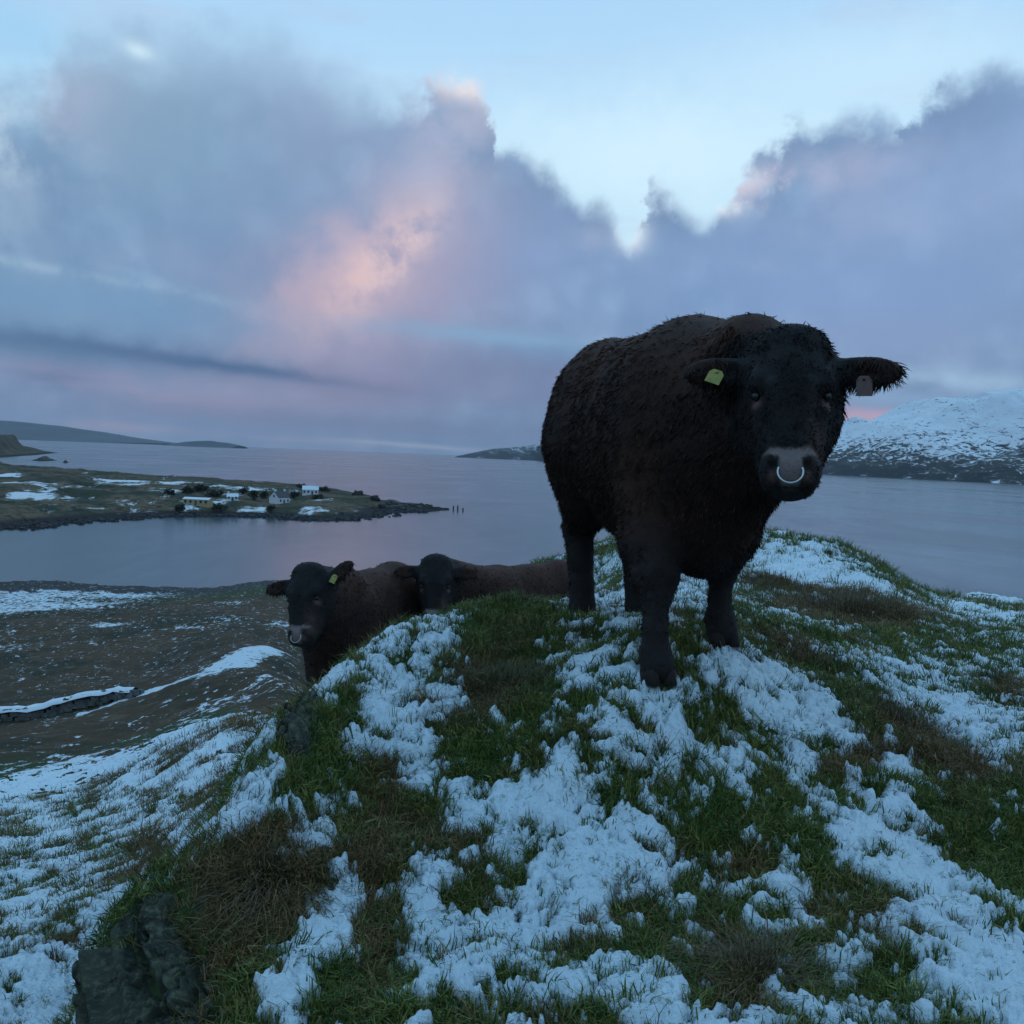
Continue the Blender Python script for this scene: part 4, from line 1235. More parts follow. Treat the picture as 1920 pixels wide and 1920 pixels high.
def outcrop(blobs, az0, az1, r0, r1, label):
    B = affine_blobs(blobs)
    aa = np.linspace(az0, az1, 300); rr = np.geomspace(r0, r1, 300)
    X, Y = polar(rr, aa)
    M = eval_blobs(B, X, Y) + .16 * fbm(X, Y, .16, 4, .6, 801)
    e = ss(M, .15, .65)
    q1 = .8 * X + .5 * Y; q2 = ground0(X, Y) * 1.0 + .3 * X
    fis = np.abs(fbm(q1 + .04 * fbm(X, Y, .1, 2, .5, 803), q2, .17, 4, .55, 807))
    hgt = e * (.07 + .07 * fbm(q1, q2, .20, 5, .62, 809) - .10 * np.clip(.14 - fis, 0, .14) * 4) - .05
    h_ = .03
    nx = -(ground0(X + h_, Y) - ground0(X - h_, Y)) / (2 * h_); ny = -(ground0(X, Y + h_) - ground0(X, Y - h_)) / (2 * h_)
    nl = np.sqrt(nx * nx + ny * ny + 1)
    Z = ground(X, Y) + hgt / nl
    X = X + hgt * nx / nl; Y = Y + hgt * ny / nl
    on = e > .02
    seed_ = np.zeros_like(on); k_ = np.unravel_index(np.argmax(M), M.shape); seed_[k_] = True
    for _ in range(700):
        n_ = seed_.copy()
        n_[1:] |= seed_[:-1]; n_[:-1] |= seed_[1:]; n_[:, 1:] |= seed_[:, :-1]; n_[:, :-1] |= seed_[:, 1:]
        n_ &= on
        if (n_ == seed_).all(): break
        seed_ = n_
    F = gridfaces(300, 300)
    F = F[seed_.ravel()[F].all(1)]
    us, inv = np.unique(F, return_inverse=True)
    V = np.stack([X, Y, Z], -1).reshape(-1, 3)[us]
    c0 = V.mean(0)
    o = mesh('rock_outcrop', V - c0, inv.reshape(F.shape), m_rock, None, True)
    o.location = [float(v) for v in c0]
    tag(o, label, 'rock', 'rocks breaking through the turf')


outcrop(ROCKB1, -.50, -.22, 1.9, 3.6, 'large dark lichen covered rock face at the lower left edge of the knoll')
outcrop(ROCKB2, -.27, -.13, 3.2, 4.7, 'grey lichen covered rock below the legs of the young bull')
g = hit(1465, 1845)
o = rock('rock_outcrop', (g[0], g[1], g[2] - .045), (.075, .06, .055), .9, 12, 50, .3)
tag(o, 'small dark rock sunk in the grass near the lower right of the knoll', 'rock', 'rocks breaking through the turf')


def tussock(px, py, rad, hgt, nb, seed, label, lean=.9, mat=None, dirv=(0, 0)):
    g = hit(px, py)
    r = np.random.default_rng(seed)
    V, F = [], []
    gxs = g[0] + rad * .55 * r.normal(size=nb); gys = g[1] + rad * .55 * r.normal(size=nb)
    gzs = ground(gxs, gys)
    for i in range(nb):
        p = np.array([gxs[i] - g[0], gys[i] - g[1], gzs[i] - g[2] - .01])
        out = p[:2] / rad + r.normal(0, .35, 2) + np.array(dirv)
        hh = hgt * r.uniform(.5, 1.25)
        sd_ = np.array([-out[1], out[0], 0]); sd_ = sd_ / (np.linalg.norm(sd_) + 1e-6) * .0016
        k = len(V)
        pts_ = []
        for j, t_ in enumerate((0, .35, .7, 1)):
            pts_.append(p + np.array([out[0] * lean * hh * t_ ** 1.4, out[1] * lean * hh * t_ ** 1.4, hh * (t_ - .62 * t_ ** 2.2 * min(1.3, np.linalg.norm(out)))]))
        for j in range(3):
            V += [pts_[j] - sd_ * (1 - .2 * j), pts_[j] + sd_ * (1 - .2 * j)]
        V += [pts_[3]]
        F += [(k, k + 1, k + 3, k + 2), (k + 2, k + 3, k + 5, k + 4), (k + 4, k + 5, k + 6)]
    o = mesh('grass_tussock', V, F, mat or m_straw, None)
    o.location = [float(v) for v in g]
    tag(o, label, 'grass tussock', 'tussocks of long grass on the knoll')
    return o


m_straw = simple('straw_grass', (0.085, 0.064, 0.032), .7, 0, .55, 40)
m_olive = simple('olive_grass', (0.050, 0.058, 0.020), .7, 0, .5, 40)
tussock(510, 1640, .065, .10, 420, 1, 'big withered tussock of long drooping grass above the lower left rock', 1.0, m_straw, (.1, -.5))
tussock(585, 1650, .045, .07, 300, 2, 'olive brown grass tussock just left of the long snow tongue', 1.0, m_olive, (.2, -.4))
tussock(1690, 1360, .17, .12, 1300, 3, 'brown grass tussock on the snow free ridge right of the big bull', .9, m_straw)
tussock(1860, 1285, .15, .13, 700, 4, 'round dark tussock near the right edge above a snow bank', .9, m_olive)
tussock(950, 1290, .20, .11, 1400, 5, 'dark green hummock of long grass left of the big bull', .9, m_olive)
tussock(1420, 1850, .10, .12, 600, 6, 'straw coloured tussock at the bottom right beside the small rock', 1.0, m_straw)
tussock(1600, 1150, .7, .26, 2200, 7, 'wide rusty brown clump in the hollow behind the ridge', .8, m_straw)
tussock(1420, 1104, .8, .20, 1600, 8, 'long low strip of brown grass right of the hind hollow', .8, m_straw)
tussock(930, 1124, .10, .10, 400, 9, 'small grass hummock on the crest below the far bull', .8, m_olive)

# ------------------------------------------------------------------ sea
m_sea, t, b = material('sea_water')
tc = t.new('ShaderNodeTexCoord').outputs['Object']
b.inputs['Base Color'].default_value = (0.026, 0.058, 0.075, 1)
b.inputs['IOR'].default_value = 1.33
b.inputs['Specular Tint'].default_value = (1, 1, 1, 1)
wv = t.noise(t.vm('MULTIPLY', tc, (1, .35, 1)), 0.012, 6, .6, .5)
t.put(b.inputs['Roughness'], t.sstep(wv, .35, .65, .14, .26))
bn = t.new('ShaderNodeBump'); bn.inputs['Strength'].default_value = 0.25; bn.inputs['Distance'].default_value = 0.12
t.put(bn.inputs['Height'], t.noise(t.vm('MULTIPLY', tc, (1, .5, 1)), 0.35, 6, .6)); t.put(b.inputs['Normal'], bn.outputs[0])
na_, R_ = 96, [0.0, 120, 400, 1500, 6000, 24000]
V = [(0, 0, 0)]; F = []
for r_ in R_[1:]:
    for j in range(na_):
        V.append((r_ * math.sin(2 * math.pi * j / na_), r_ * math.cos(2 * math.pi * j / na_), 0))
for j in range(na_): F.append((0, 1 + (j + 1) % na_, 1 + j))
for i in range(len(R_) - 2):
    for j in range(na_):
        F.append((1 + i * na_ + j, 1 + i * na_ + (j + 1) % na_, 1 + (i + 1) * na_ + (j + 1) % na_, 1 + (i + 1) * na_ + j))
tag(mesh('sea', V, F, m_sea), kind='structure')


# ------------------------------------------------------------------ far land
def landmass(name, poly, heightf, res, mat, attrf=None, ext=40):
    poly = np.array(poly)
    lo, hi = poly.min(0) - ext, poly.max(0) + ext
    xs = np.arange(lo[0], hi[0] + res, res); ys = np.arange(lo[1], hi[1] + res, res)
    X, Y = np.meshgrid(xs, ys, indexing='ij')
    # signed distance to the shoreline polygon
    inside = np.zeros(X.shape, bool)
    d = np.full(X.shape, 1e9)
    n = len(poly)
    for i in range(n):
        a, b_ = poly[i], poly[(i + 1) % n]
        cnd = ((a[1] > Y) != (b_[1] > Y)) & (X < (b_[0] - a[0]) * (Y - a[1]) / (b_[1] - a[1] + 1e-9) + a[0])
        inside ^= cnd
        ab = b_ - a
        tt = np.clip(((X - a[0]) * ab[0] + (Y - a[1]) * ab[1]) / (ab @ ab + 1e-9), 0, 1)
        d = np.minimum(d, np.hypot(X - a[0] - tt * ab[0], Y - a[1] - tt * ab[1]))
    sd_ = np.where(inside, d, -d)
    Z = heightf(X, Y, sd_)
    F = gridfaces(len(xs), len(ys))
    kp = (Z.ravel()[F] > -0.6).any(1)
    F = F[kp]
    us, inv = np.unique(F, return_inverse=True)
    V = np.stack([X, Y, Z], -1).reshape(-1, 3)[us]
    at_ = {k: v.ravel()[us] for k, v in (attrf(X, Y, sd_, Z) if attrf else {}).items()}
    o = mesh(name, V, inv.reshape(F.shape), mat, None, True, at_)
    tag(o, kind='structure')
    return o


m_head, t, b = material('headland_ground')
tc = t.new('ShaderNodeTexCoord').outputs['Object']
gz = t.new('ShaderNodeSeparateXYZ'); t.l.new(tc, gz.inputs[0])
n = t.noise(tc, .05, 6, .65); n2 = t.noise(tc, .35, 6, .7)
st = t.noise(t.vm('MULTIPLY', tc, (1, .45, 1)), .07, 9, .76, .5)
c = t.mix(t.sstep(n, .40, .58), (0.036, 0.046, 0.026, 1), (0.130, 0.096, 0.058, 1))
c = t.mix(t.m('MULTIPLY', t.sstep(n2, .48, .6), .85), c, (0.020, 0.023, 0.018, 1))
c = t.mix(t.m('MULTIPLY', t.sstep(t.m('ADD', st, t.attr('snow')), .54, .60), .9), c, (0.72, 0.76, 0.78, 1))
rk = t.sstep(t.m('ADD', gz.outputs[2], t.m('MULTIPLY', t.m('SUBTRACT', n2, .5), 1.5)), 1.6, .9)
c = t.mix(rk, c, (0.018, 0.018, 0.018, 1))
t.put(b.inputs['Base Color'], c); b.inputs['Roughness'].default_value = .95
b.inputs['Specular IOR Level'].default_value = .15

sp = lambda x, y: sea_at(x, y)[:2]
HEADP = [sp(-500, 985), sp(-200, 995), sp(0, 992), (sp(70, 990)), sp(85, 984), sp(170, 978), sp(250, 972), sp(330, 968), sp(440, 968), sp(520, 970), sp(560, 975), sp(640, 976), sp(712, 968), sp(720, 958), sp(790, 961),
         sp(833, 957), sp(790, 947), sp(730, 944), sp(690, 928), sp(640, 921), sp(560, 914), sp(480, 912), sp(420, 909), sp(300, 903), sp(200, 894), sp(100, 885), sp(0, 878), sp(-300, 865)]


def hh(X, Y, s_):
    n_ = fbm(X, Y, 60, 5, .55, 401); n2_ = fbm(X, Y, 14, 4, .6, 402)
    az_ = np.arctan2(X, Y)
    left = ss(-az_, .15, .55)
    z = 3.4 * ss(s_, -2, 26) + (1.5 + 3.2 * left) * ss(s_, 15, 90) + n_ * 1.5 * ss(s_, 5, 40) + n2_ * .7 * ss(s_, 0, 20)
    tip = ss(az_, azel(690, 940)[0], azel(740, 950)[0])
    z = z * (1 - .62 * tip) + tip * np.abs(n2_) * 1.5 * ss(s_, -2, 5)
    return np.where(s_ < 0, np.maximum(-1.5, s_ * .25) + .4 * np.abs(n2_), z + .1)


HSN = [(220, 912, 55, 4, 0), (330, 912, 30, 4, 0), (60, 925, 90, 6, .0), (90, 935, 60, 5, 0), (280, 940, 80, 7, 0), (470, 920, 40, 5, 0), (590, 948, 45, 6, 0), (440, 960, 200, 3, 0), (20, 905, 30, 3, 0), (480, 944, 40, 3, 0), (430, 935, 25, 5, 0), (360, 925, 60, 3, 0), (700, 946, 16, 4, 0)]


def snowat(X, Y, L_, zg=4.5, amp=.24):
    r = np.full(X.shape, -.10)
    for px, py, rx, ry, _ in L_:
        c_ = sea_at(px, py, zg)[:2]
        dx = sea_at(px + rx, py, zg)[:2] - c_; dy = sea_at(px, py + ry, zg)[:2] - c_
        M = np.linalg.inv(np.stack([dx, dy], 1))
        u = M[0, 0] * (X - c_[0]) + M[0, 1] * (Y - c_[1]); v = M[1, 0] * (X - c_[0]) + M[1, 1] * (Y - c_[1])
        r += amp * np.exp(-(u * u + v * v) * .8)
    return r


headland = landmass('headland', HEADP, hh, 2.4, m_head, lambda X, Y, s_, Z: {'snow': snowat(X, Y, HSN, amp=.15) + .03}, ext=12)


def head_z(x, y):
    dg = bpy.context.evaluated_depsgraph_get()
    ok_, l_, n_, i_ = headland.ray_cast(Vector((x, y, 100)), Vector((0, 0, -1)))
    return l_.z if ok_ else 0.0


# far points at the left
FP1 = [sp(-400, 850), sp(-100, 856), sp(0, 858), sp(70, 853), sp(108, 849), sp(60, 843), sp(0, 836), sp(-400, 826)]
def fp1h(X, Y, s_):
    a_ = np.arctan2(X, Y)
    bl = 1 - ss(a_, azel(25, 840)[0], azel(42, 840)[0])
    return np.where(s_ < 0, np.maximum(-3, s_ * .2), 5 * ss(s_, 0, 60) + 20 * bl * ss(s_, 20, 60) + 4 * fbm(X, Y, 120, 4, .5, 61) * ss(s_, 0, 40) + .5)
landmass('rocky_headland', FP1, fp1h, 9, m_head, lambda X, Y, s_, Z: {'snow': np.full(X.shape, -.2)}, ext=30)
for i, (x0, x1, y, zt_) in enumerate(((58, 106, 862, 4.5), (118, 128, 866, 1.5))):
    P_ = [sp(x0, y + 1.5), sp((x0 + x1) / 2, y + 3), sp(x1, y + 1.5), sp((x0 + x1) / 2, y - 4)]
    landmass('islet', P_, lambda X, Y, s_, z_=zt_: np.where(s_ < 0, np.maximum(-3, s_ * .3), z_ * ss(s_, 0, 18) + 2.5 * np.abs(fbm(X, Y, 14, 3, .5, 71)) * ss(s_, 0, 8) + .3), 3, m_head,
             lambda X, Y, s_, Z: {'snow': np.full(X.shape, -.25)}, ext=10)
P_ = [sp(-60, 880), sp(10, 881), sp(30, 876), sp(15, 870), sp(-60, 868)]
landmass('islet', P_, lambda X, Y, s_: np.where(s_ < 0, np.maximum(-3, s_ * .3), 7 * ss(s_, 0, 30) + 2 * fbm(X, Y, 20, 3, .5, 75) * ss(s_, 0, 8) + .3), 3, m_head,
         lambda X, Y, s_, Z: {'snow': np.full(X.shape, -.05)}, ext=10)

m_hill = simple('distant_heather', (0.045, 0.055, 0.060), .95, 0, .3, .002)


def ridge(name, prof, Yd, depth_, base_drop, mat, seed, nx=420, ny=60, attr=None, rough=.06, hfun=None):
    """hill range: skyline given by picture points, built at distance Yd with real depth"""
    prof = sorted(prof)
    ax_ = np.array([ray(p[0], p[1])[0] / ray(p[0], p[1])[1] for p in prof])
    zz = np.array([H + ray(p[0], p[1])[2] / ray(p[0], p[1])[1] * (p[2] if len(p) > 2 else Yd) for p in prof])
    yy = np.array([(p[2] if len(p) > 2 else Yd) for p in prof], float)
    u = np.linspace(ax_[0], ax_[-1], nx)
    top_ = np.interp(u, ax_, zz); yd = np.interp(u, ax_, yy)
    v = np.linspace(-1, 1, ny)
    U, Vv = np.meshgrid(u, v, indexing='ij')
    Y = yd[:, None] + Vv * depth_
    X = U * yd[:, None] + 0 * Vv
    shp = np.where(Vv < 0, 1 - np.abs(Vv) ** 1.25, (1 - np.abs(Vv) ** 2))
    Z = top_[:, None] * shp
    nz_ = fbm(X, Y, depth_ * .55, 6, .55, seed)
    nr_ = 1 - np.abs(fbm(X, Y, depth_ * .35, 5, .55, seed + 9)) * 2
    Z = Z + (nz_ * rough * 1.3 + nr_ * rough * .5) * top_[:, None] * shp * np.clip(1.15 - np.exp(-((Vv) / .16) ** 2), 0, 1) - 2
    if hfun is not None: Z = hfun(X, Y, Z, Vv)
    o = mesh(name, np.stack([X, Y, Z], -1).reshape(-1, 3), gridfaces(nx, ny)[:, ::-1], mat, None, True)
    tag(o, kind='structure')
    return o


ridge('distant_hills', [(-700, 725), (-300, 762), (0, 788), (60, 794), (110, 800), (160, 807), (220, 817), (270, 825), (310, 831)], 11000, 1800, 0, m_hill, 501, 300, 40, rough=.05)
ridge('distant_island', [(325, 832), (345, 828), (365, 826.5), (385, 825.5), (405, 828), (425, 830), (450, 835)], 9000, 300, 0, m_hill, 511, 80, 16, rough=.1)

m_mtn, t, b = material('snowy_mountain')
tc = t.new('ShaderNodeTexCoord').outputs['Object']
gz = t.new('ShaderNodeSeparateXYZ'); t.l.new(tc, gz.inputs[0])
nn = t.noise(t.vm('MULTIPLY', tc, (1, .45, 1.6)), .0075, 9, .72, .6)
n2 = t.noise(t.vm('MULTIPLY', tc, (1, .5, 2.2)), .026, 8, .74, 1.6)
n3 = t.noise(tc, .0022, 5, .6)
hgt = t.m('DIVIDE', gz.outputs[2], 200.0)
sn = t.m('ADD', t.m('MULTIPLY', t.m('SUBTRACT', nn, .5), 1.5), t.m('MULTIPLY', t.m('SUBTRACT', n2, .5), 4.2))
sn = t.m('ADD', sn, t.m('MULTIPLY', t.m('SUBTRACT', n3, .5), .8))
snm = t.sstep(t.m('ADD', sn, t.sstep(hgt, .08, 1.15, -.46, .50)), -.10, .12)
dark = t.mix(t.sstep(n2, .35, .65), (0.030, 0.036, 0.034, 1), (0.085, 0.080, 0.062, 1))
wood = t.sstep(t.m('ADD', hgt, t.m('MULTIPLY', t.m('SUBTRACT', nn, .5), 1.6)), .26, .12)
dark = t.mix(wood, dark, (0.018, 0.024, 0.024, 1))
snm = t.m('MULTIPLY', snm, t.m('SUBTRACT', 1.0, t.m('MULTIPLY', wood, .85)))
t.put(b.inputs['Base Color'], t.mix(snm, dark, (0.82, 0.85, 0.88, 1)))
b.inputs['Roughness'].default_value = .95
b.inputs['Specular IOR Level'].default_value = .1
bn = t.new('ShaderNodeBump'); bn.inputs['Strength'].default_value = 1.0; bn.inputs['Distance'].default_value = 14.0
t.put(bn.inputs['Height'], t.m('ADD', nn, t.m('MULTIPLY', n2, .4))); t.put(b.inputs['Normal'], bn.outputs[0])
ridge('snowy_mountain', [(1010, 835, 7000), (1200, 820, 6400), (1400, 806, 5600), (1520, 799, 5000), (1560, 797, 4800), (1600, 798, 4600), (1660, 790, 4500), (1700, 780, 4400), (1760, 768, 4200), (1800, 758, 4100), (1840, 752, 4000),
                         (1870, 745, 3900), (1920, 748, 3800), (2000, 740, 3700), (2200, 750, 3500), (2600, 770, 3300), (3000, 800, 3200)], 4500, 1800, 0, m_mtn, 521, 700, 150, rough=.24)
ridge('low_snowy_hills', [(862, 854, 8200), (900, 846, 8200), (930, 841, 8200), (960, 838, 8200), (985, 835, 8200), (1010, 832, 8200), (1060, 826, 8200), (1150, 822, 8200), (1300, 818, 8200), (1420, 850, 8200)], 8200, 900, 0, m_mtn, 531, 260, 50, rough=.18)

# ------------------------------------------------------------------ houses on the headland
m_white = simple('white_render', (0.60, 0.62, 0.64), .8, 0, .06, 2)
m_slate = simple('dark_slate', (0.045, 0.050, 0.058), .7, 0, .3, 3)
m_roofsnow = simple('roof_snow', (0.66, 0.72, 0.76), .8, 0, .05, 3)
m_beige = simple('beige_boards', (0.36, 0.29, 0.15), .8, 0, .12, 3)
m_pane = simple('window_glass', (0.02, 0.025, 0.03), .15, 0, .1)
m_door = simple('painted_door', (0.05, 0.05, 0.05), .5, 0, .1)
m_stone = simple('wall_stone', (0.085, 0.085, 0.080), .95, 0, .6, 1.7, .02)
m_wood = simple('weathered_wood', (0.06, 0.055, 0.05), .9, 0, .3, 4)
m_bush = simple('dark_bush', (0.020, 0.026, 0.014), .9, 0, .5, .8)


def boxm(name, x0, x1, y0, y1, z0, z1, mat, parent):
    V = [(x, y, z) for z in (z0, z1) for y in (y0, y1) for x in (x0, x1)]
    F = [(0, 2, 3, 1), (4, 5, 7, 6), (0, 1, 5, 4), (2, 6, 7, 3), (0, 4, 6, 2), (1, 3, 7, 5)]
    return mesh(name, V, F, mat, parent)


def gable_house(px, py, zg, w, d, wh, rh, rz, label, roofmat, windows=3, chimneys=(-1, 1), wallmat=None, wing=None, door=True, gablewin=True):
    p = sea_at(px, py, zg)
    z = max(head_z(p[0], p[1]), 1.5)
    root = empty('house', (p[0], p[1], z), rz)
    root.scale = (.80, .80, .80)
    wm = wallmat or m_white
    V = [(-w / 2, -d / 2, -1), (w / 2, -d / 2, -1), (w / 2, d / 2, -1), (-w / 2, d / 2, -1), (-w / 2, -d / 2, wh), (w / 2, -d / 2, wh), (w / 2, d / 2, wh), (-w / 2, d / 2, wh), (-w / 2, 0, wh + rh), (w / 2, 0, wh + rh)]
    F = [(0, 1, 5, 4), (2, 3, 7, 6), (1, 2, 6, 9, 5), (3, 0, 4, 8, 7), (3, 2, 1, 0), (4, 5, 9, 8), (6, 7, 8, 9)]
    mesh('wall', V, F, wm, root)
    o_, e_ = .25, .15
    for sy_ in (-1, 1):
        V = []
        for t_ in (.06, .22):
            V += [(-w / 2 - o_, sy_ * (d / 2 + e_), wh - e_ * rh / (d / 2) + t_), (w / 2 + o_, sy_ * (d / 2 + e_), wh - e_ * rh / (d / 2) + t_), (w / 2 + o_, 0, wh + rh + t_), (-w / 2 - o_, 0, wh + rh + t_)]
        F = [(0, 1, 2, 3), (7, 6, 5, 4), (0, 4, 5, 1), (1, 5, 6, 2), (2, 6, 7, 3), (3, 7, 4, 0)]
        mesh('roof_slope', V, F, roofmat, root)
    for cx in chimneys:
        ch = boxm('chimney', cx * (w / 2 - .5) - .45, cx * (w / 2 - .5) + .45, -.4, .4, wh + rh - .7, wh + rh + 1.1, wm, root)
        boxm('chimney_pot', cx * (w / 2 - .5) - .15, cx * (w / 2 - .5) + .15, -.15, .15, wh + rh + 1.1, wh + rh + 1.45, m_slate, ch)
    for i in range(windows):
        x = -w / 2 + w * (i + .5) / windows
        if door and i == windows // 2:
            boxm('door', x - .5, x + .5, -d / 2 - .05, -d / 2 + .02, 0, 2.0, m_door, root)
        else:
            fr_ = boxm('window', x - .6, x + .6, -d / 2 - .06, -d / 2 + .02, .9, 2.2, wm, root)
            boxm('pane', x - .5, x + .5, -d / 2 - .09, -d / 2 - .063, 1.0, 2.1, m_pane, fr_)
    if gablewin:
        for sx_ in (-1, 1):
            boxm('window', sx_ * (w / 2 + .03) - .05, sx_ * (w / 2 + .03) + .05, -.5, .5, wh + .1, wh + 1.1, m_pane, root)
    tag(root, label, 'house', 'buildings on the headland')
    return root


gable_house(524, 938, 4.0, 7.5, 6.5, 3.0, 3.0, math.radians(58), 'tall white gabled house with dark roof in the middle of the headland', m_slate, 3, (-1, 1))
gable_house(582, 925, 5.0, 8.5, 5.5, 2.6, 2.0, math.radians(10), 'white cottage with snowy roof, farthest out on the headland', m_roofsnow, 4, (1,))
gable_house(436, 938, 4.0, 5.0, 4.2, 1.9, 1.4, math.radians(15), 'low white cottage between the tall house and the long beige building', m_roofsnow, 3, (-1,))
gable_house(371, 945, 3.2, 12.0, 5.0, 2.5, .7, math.radians(-6), 'long low beige building with snow covered roof by the shore', m_roofsnow, 5, (), m_beige, gablewin=False)


def bush(px, py, zg, r, seed, label, cat='bush', grp='bushes and small trees round the houses', name='bush'):
    p = sea_at(px, py, zg)
    z = head_z(p[0], p[1])
    root = empty(name, (p[0], p[1], z))
    g_ = np.random.default_rng(seed)
    V, F = [], []
    cl = [(g_.normal(0, .45) * r, g_.normal(0, .35) * r, r * g_.uniform(.35, 1.0)) for _ in range(9)]
    for c_ in cl:
        for _ in range(60):
            d = g_.normal(size=3); d /= np.linalg.norm(d)
            p_ = np.array(c_) + d * r * .42 * g_.uniform(.5, 1.05)
            u_ = g_.normal(size=3) * .14 * r; v_ = g_.normal(size=3) * .14 * r
            k = len(V); V += [p_, p_ + u_, p_ + v_]; F.append((k, k + 1, k + 2))
    mesh('foliage', V, F, m_bush, root)
    V, F = [], []
    for c_ in cl[:5]:
        k = len(V); b0 = np.array([0, 0, -.3]); e_ = np.array(c_)
        for q_ in ((.06, 0), (-.03, .05), (-.03, -.05)):
            V.append(b0 + np.array([q_[0], q_[1], 0]) * r); 
        V.append(e_)
        F += [(k, k + 1, k + 3), (k + 1, k + 2, k + 3), (k + 2, k, k + 3)]
    mesh('stem', V, F, m_wood, root)
    tag(root, label, cat, grp)


for i, (px, py, r, lab) in enumerate([
    (352, 930, 2.6, 'dark bush behind the left end of the long beige building'), (376, 927, 3.0, 'broad dark bush behind the middle of the long beige building'), (402, 931, 2.8, 'dark bush behind the right end of the long beige building'),
    (338, 944, 2.2, 'small dark bush left of the long beige building'), (412, 944, 2.2, 'small dark bush right of the long beige building'), (476, 934, 2.6, 'dark bush left of the tall white house'), (494, 932, 2.4, 'dark bush touching the tall white house'),
    (455, 927, 2.4, 'dark bush right of the low white cottage'), (595, 934, 2.0, 'dark bush just below the farthest cottage'), (510, 946, 1.8, 'low dark bush in front of the tall white house'), (320, 934, 2.2, 'leftmost dark bush, apart from the beige building'), (552, 932, 2.4, 'dark bush between the tall house and the farthest cottage'), (610, 924, 2.2, 'dark bush right of the farthest cottage'), (567, 920, 2.0, 'dark bush left of the farthest cottage')]):
    bush(px, py, 4.0, r, 700 + i, lab)
m_brock = simple('shore_rock', (0.028, 0.028, 0.030), .9, 0, .4, .8, .05)
for i, (px, py, r, lab) in enumerate([(671, 933, 2.4, 'dark square boulder on the grassy point'), (703, 937, 2.2, 'dark boulder left of the rocky tip'), (716, 941, 2.0, 'dark boulder at the start of the rocky tip')]):
    p = sea_at(px, py, 3.5)
    o = rock('boulder', (p[0], p[1], head_z(p[0], p[1]) + .4), (r, r * .8, r * .75), i, 40 + i, 18, .35, m_brock)
    tag(o, lab, 'boulder', 'boulders near the tip of the headland')
# broken rocks along the shores, too many and small to tell apart
VV, FF = [], []
g_ = np.random.default_rng(5)


def addrock(c, r):
    k = len(VV)
    for j in range(5):
        a_ = 2 * math.pi * j / 5 + g_.uniform(0, .8)
        VV.append((c[0] + r * math.cos(a_) * g_.uniform(.7, 1.2), c[1] + r * math.sin(a_) * g_.uniform(.7, 1.2), c[2] - .3 * r))
    for j in range(5):
        a_ = 2 * math.pi * j / 5 + g_.uniform(0, .8)
        VV.append((c[0] + .6 * r * math.cos(a_), c[1] + .6 * r * math.sin(a_), c[2] + r * g_.uniform(.25, .6)))
    FF.append(tuple(k + 5 + j for j in range(5)))
    for j in range(5):
        FF.append((k + j, k + (j + 1) % 5, k + 5 + (j + 1) % 5, k + 5 + j))


for i in range(700):
    t_ = g_.uniform(0, len(HEADP) - 14)
    k = int(t_); a_, b_ = HEADP[k], HEADP[k + 1]
    p = a_ + (b_ - a_) * (t_ - k) + g_.normal(0, 2.5, 2)
    addrock((p[0], p[1], max(0, head_z(p[0], p[1]))), g_.uniform(.5, 1.5))
for i in range(160):
    px = g_.uniform(725, 838); p = sp(px, 952 + g_.normal(0, 3.5) * (838 - px) / 110 + 4)
    addrock((p[0], p[1], max(0, head_z(p[0], p[1]))), g_.uniform(.5, 1.7))
tag(mesh('shore_rocks', VV, FF, m_brock), 'broken dark rocks along the shore of the headland', 'rocks', kind='stuff')
for i, (px, py, hgt_, lab) in enumerate([(850, 958, 2.3, 'leftmost of the three posts standing in the sea off the headland'), (858, 958, 2.5, 'middle of the three posts standing in the sea off the headland'), (868, 958.5, 1.5, 'short rightmost post in the sea off the headland')]):
    p = sea_at(px, py)
    n_ = 8; V = []; F = []
    for zz, rr2 in ((-2, .34), (hgt_ * .8, .30), (hgt_, .2)):
        for j in range(n_):
            V.append((rr2 * math.cos(2 * math.pi * j / n_), rr2 * math.sin(2 * math.pi * j / n_), zz))
    for l_ in range(2):
        for j in range(n_): F.append((l_ * n_ + j, l_ * n_ + (j + 1) % n_, (l_ + 1) * n_ + (j + 1) % n_, (l_ + 1) * n_ + j))
    F.append(tuple(range(2 * n_, 3 * n_)))
    o = mesh('mooring_post', V, F, m_wood); o.location = (p[0], p[1], 0)
    tag(o, lab, 'post', 'posts in the sea off the headland')

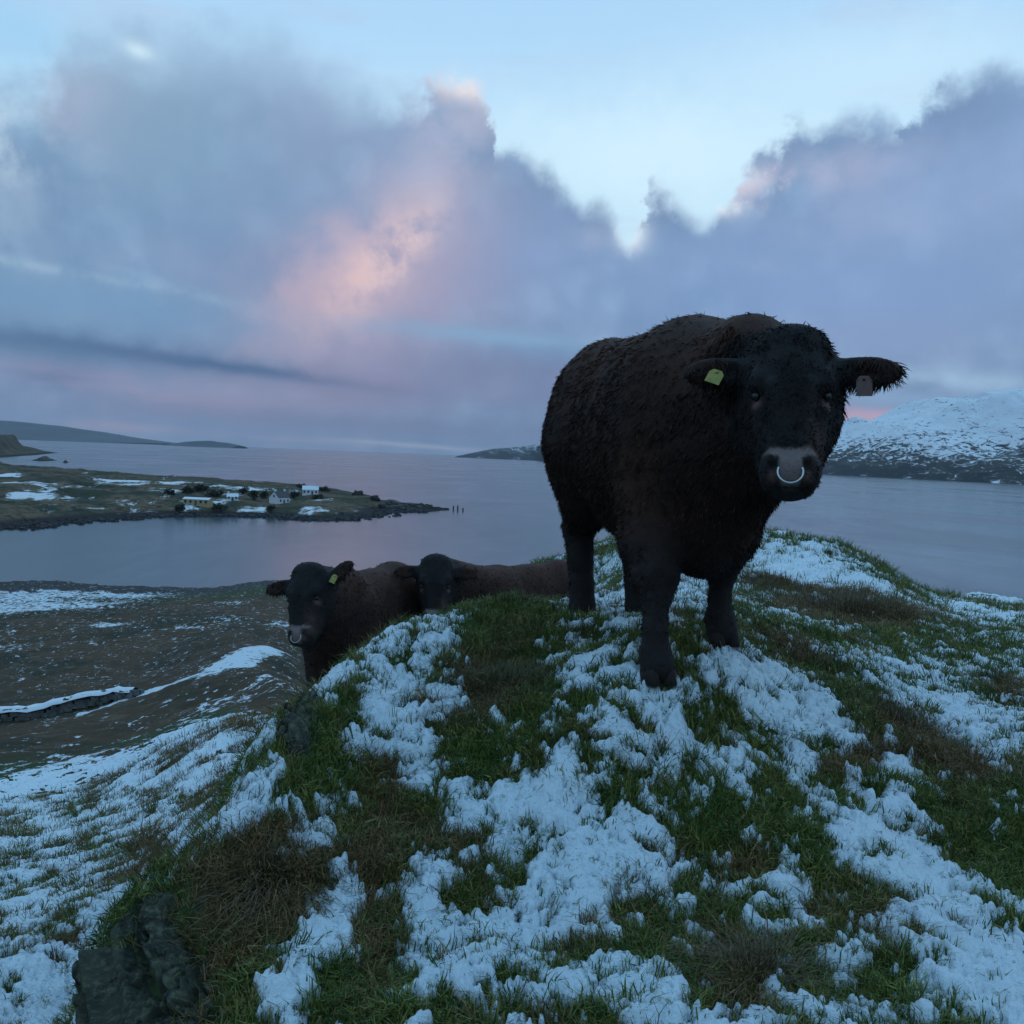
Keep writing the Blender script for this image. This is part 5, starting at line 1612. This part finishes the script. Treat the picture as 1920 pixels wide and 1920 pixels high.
# ------------------------------------------------------------------ dry-stone wall on the lower slope
W0 = np.array(WL)
seg = np.linalg.norm(np.diff(W0, axis=0), axis=1); cum = np.concatenate([[0], np.cumsum(seg)])
wc = W0[3]
wz = float(ground(np.array([wc[0]]), np.array([wc[1]]))[0])
wroot = empty('stone_wall', (wc[0], wc[1], wz))
VV, FF = [], []
s_ = 0.0
base_pts = []
while s_ < cum[-1]:
    x = np.interp(s_, cum, W0[:, 0]); y = np.interp(s_, cum, W0[:, 1])
    base_pts.append((x, y)); s_ += .5
bp = np.array(base_pts); bzz = ground(bp[:, 0], bp[:, 1])
dirs = np.gradient(bp, axis=0); dirs /= np.linalg.norm(dirs, axis=1)[:, None]; nor = np.stack([-dirs[:, 1], dirs[:, 0]], 1)
for i in range(len(bp)):
    for cidx in range(3 if i / len(bp) < .85 else 2):
        for side in (-1, 1):
            hgt_ = .12 + cidx * .27 + g_.normal(0, .02)
            c_ = bp[i] + nor[i] * side * (.26 - .03 * cidx) + dirs[i] * (.25 * (cidx % 2) + g_.normal(0, .05))
            rr2 = np.array([.27, .17, .145]) * g_.uniform(.8, 1.12)
            k = len(VV)
            for sz_ in (-1, 1):
                for (ux, uy) in ((-1, -1), (1, -1), (1, 1), (-1, 1)):
                    j_ = g_.uniform(.82, 1.05)
                    q2 = c_ + dirs[i] * ux * rr2[0] * j_ + nor[i] * uy * rr2[1] * j_
                    VV.append((q2[0] - wc[0], q2[1] - wc[1], bzz[i] + hgt_ + sz_ * rr2[2] * g_.uniform(.85, 1.05) - wz))
            FF += [(k, k + 3, k + 2, k + 1), (k + 4, k + 5, k + 6, k + 7), (k, k + 1, k + 5, k + 4), (k + 1, k + 2, k + 6, k + 5), (k + 2, k + 3, k + 7, k + 6), (k + 3, k, k + 4, k + 7)]
stn = mesh('wall_stones', VV, FF, m_stone, wroot); stn['kind'] = 'stuff'
VV, FF = [], []
for i in range(len(bp)):
    hcap = (.74 - .30 * ss(i / len(bp), .75, 1.0)) + g_.normal(0, .015)
    for u_, zz in ((-.46, -.10), (-.32, .10), (0, .18), (.28, .11), (.40, -.08)):
        q2 = bp[i] + nor[i] * (u_ + g_.normal(0, .04))
        VV.append((q2[0] - wc[0], q2[1] - wc[1], bzz[i] + hcap + zz * g_.uniform(.6, 1.3) - wz))
for i in range(len(bp) - 1):
    if g_.uniform() < .06: continue
    for j in range(4): FF.append((i * 5 + j, (i + 1) * 5 + j, (i + 1) * 5 + j + 1, i * 5 + j + 1))
mesh('snow_cap', VV, FF, m_roofsnow, wroot, True)
tag(wroot, 'long dry stone wall capped with snow running down the slope on the left', 'wall')

# ------------------------------------------------------------------ the air
mh = bpy.data.materials.new('haze_air'); mh.use_nodes = True
t = NT(mh.node_tree); t.n.clear()
pv = t.new('ShaderNodeVolumePrincipled')
pv.inputs['Color'].default_value = (0.80, 0.88, 1.0, 1)
pv.inputs['Density'].default_value = 3.2e-5
ou = t.new('ShaderNodeOutputMaterial'); t.l.new(pv.outputs[0], ou.inputs['Volume'])
hb = boxm('haze', -25000, 25000, -25000, 25000, -6.0, 620.0, mh, None)
tag(hb, kind='stuff')
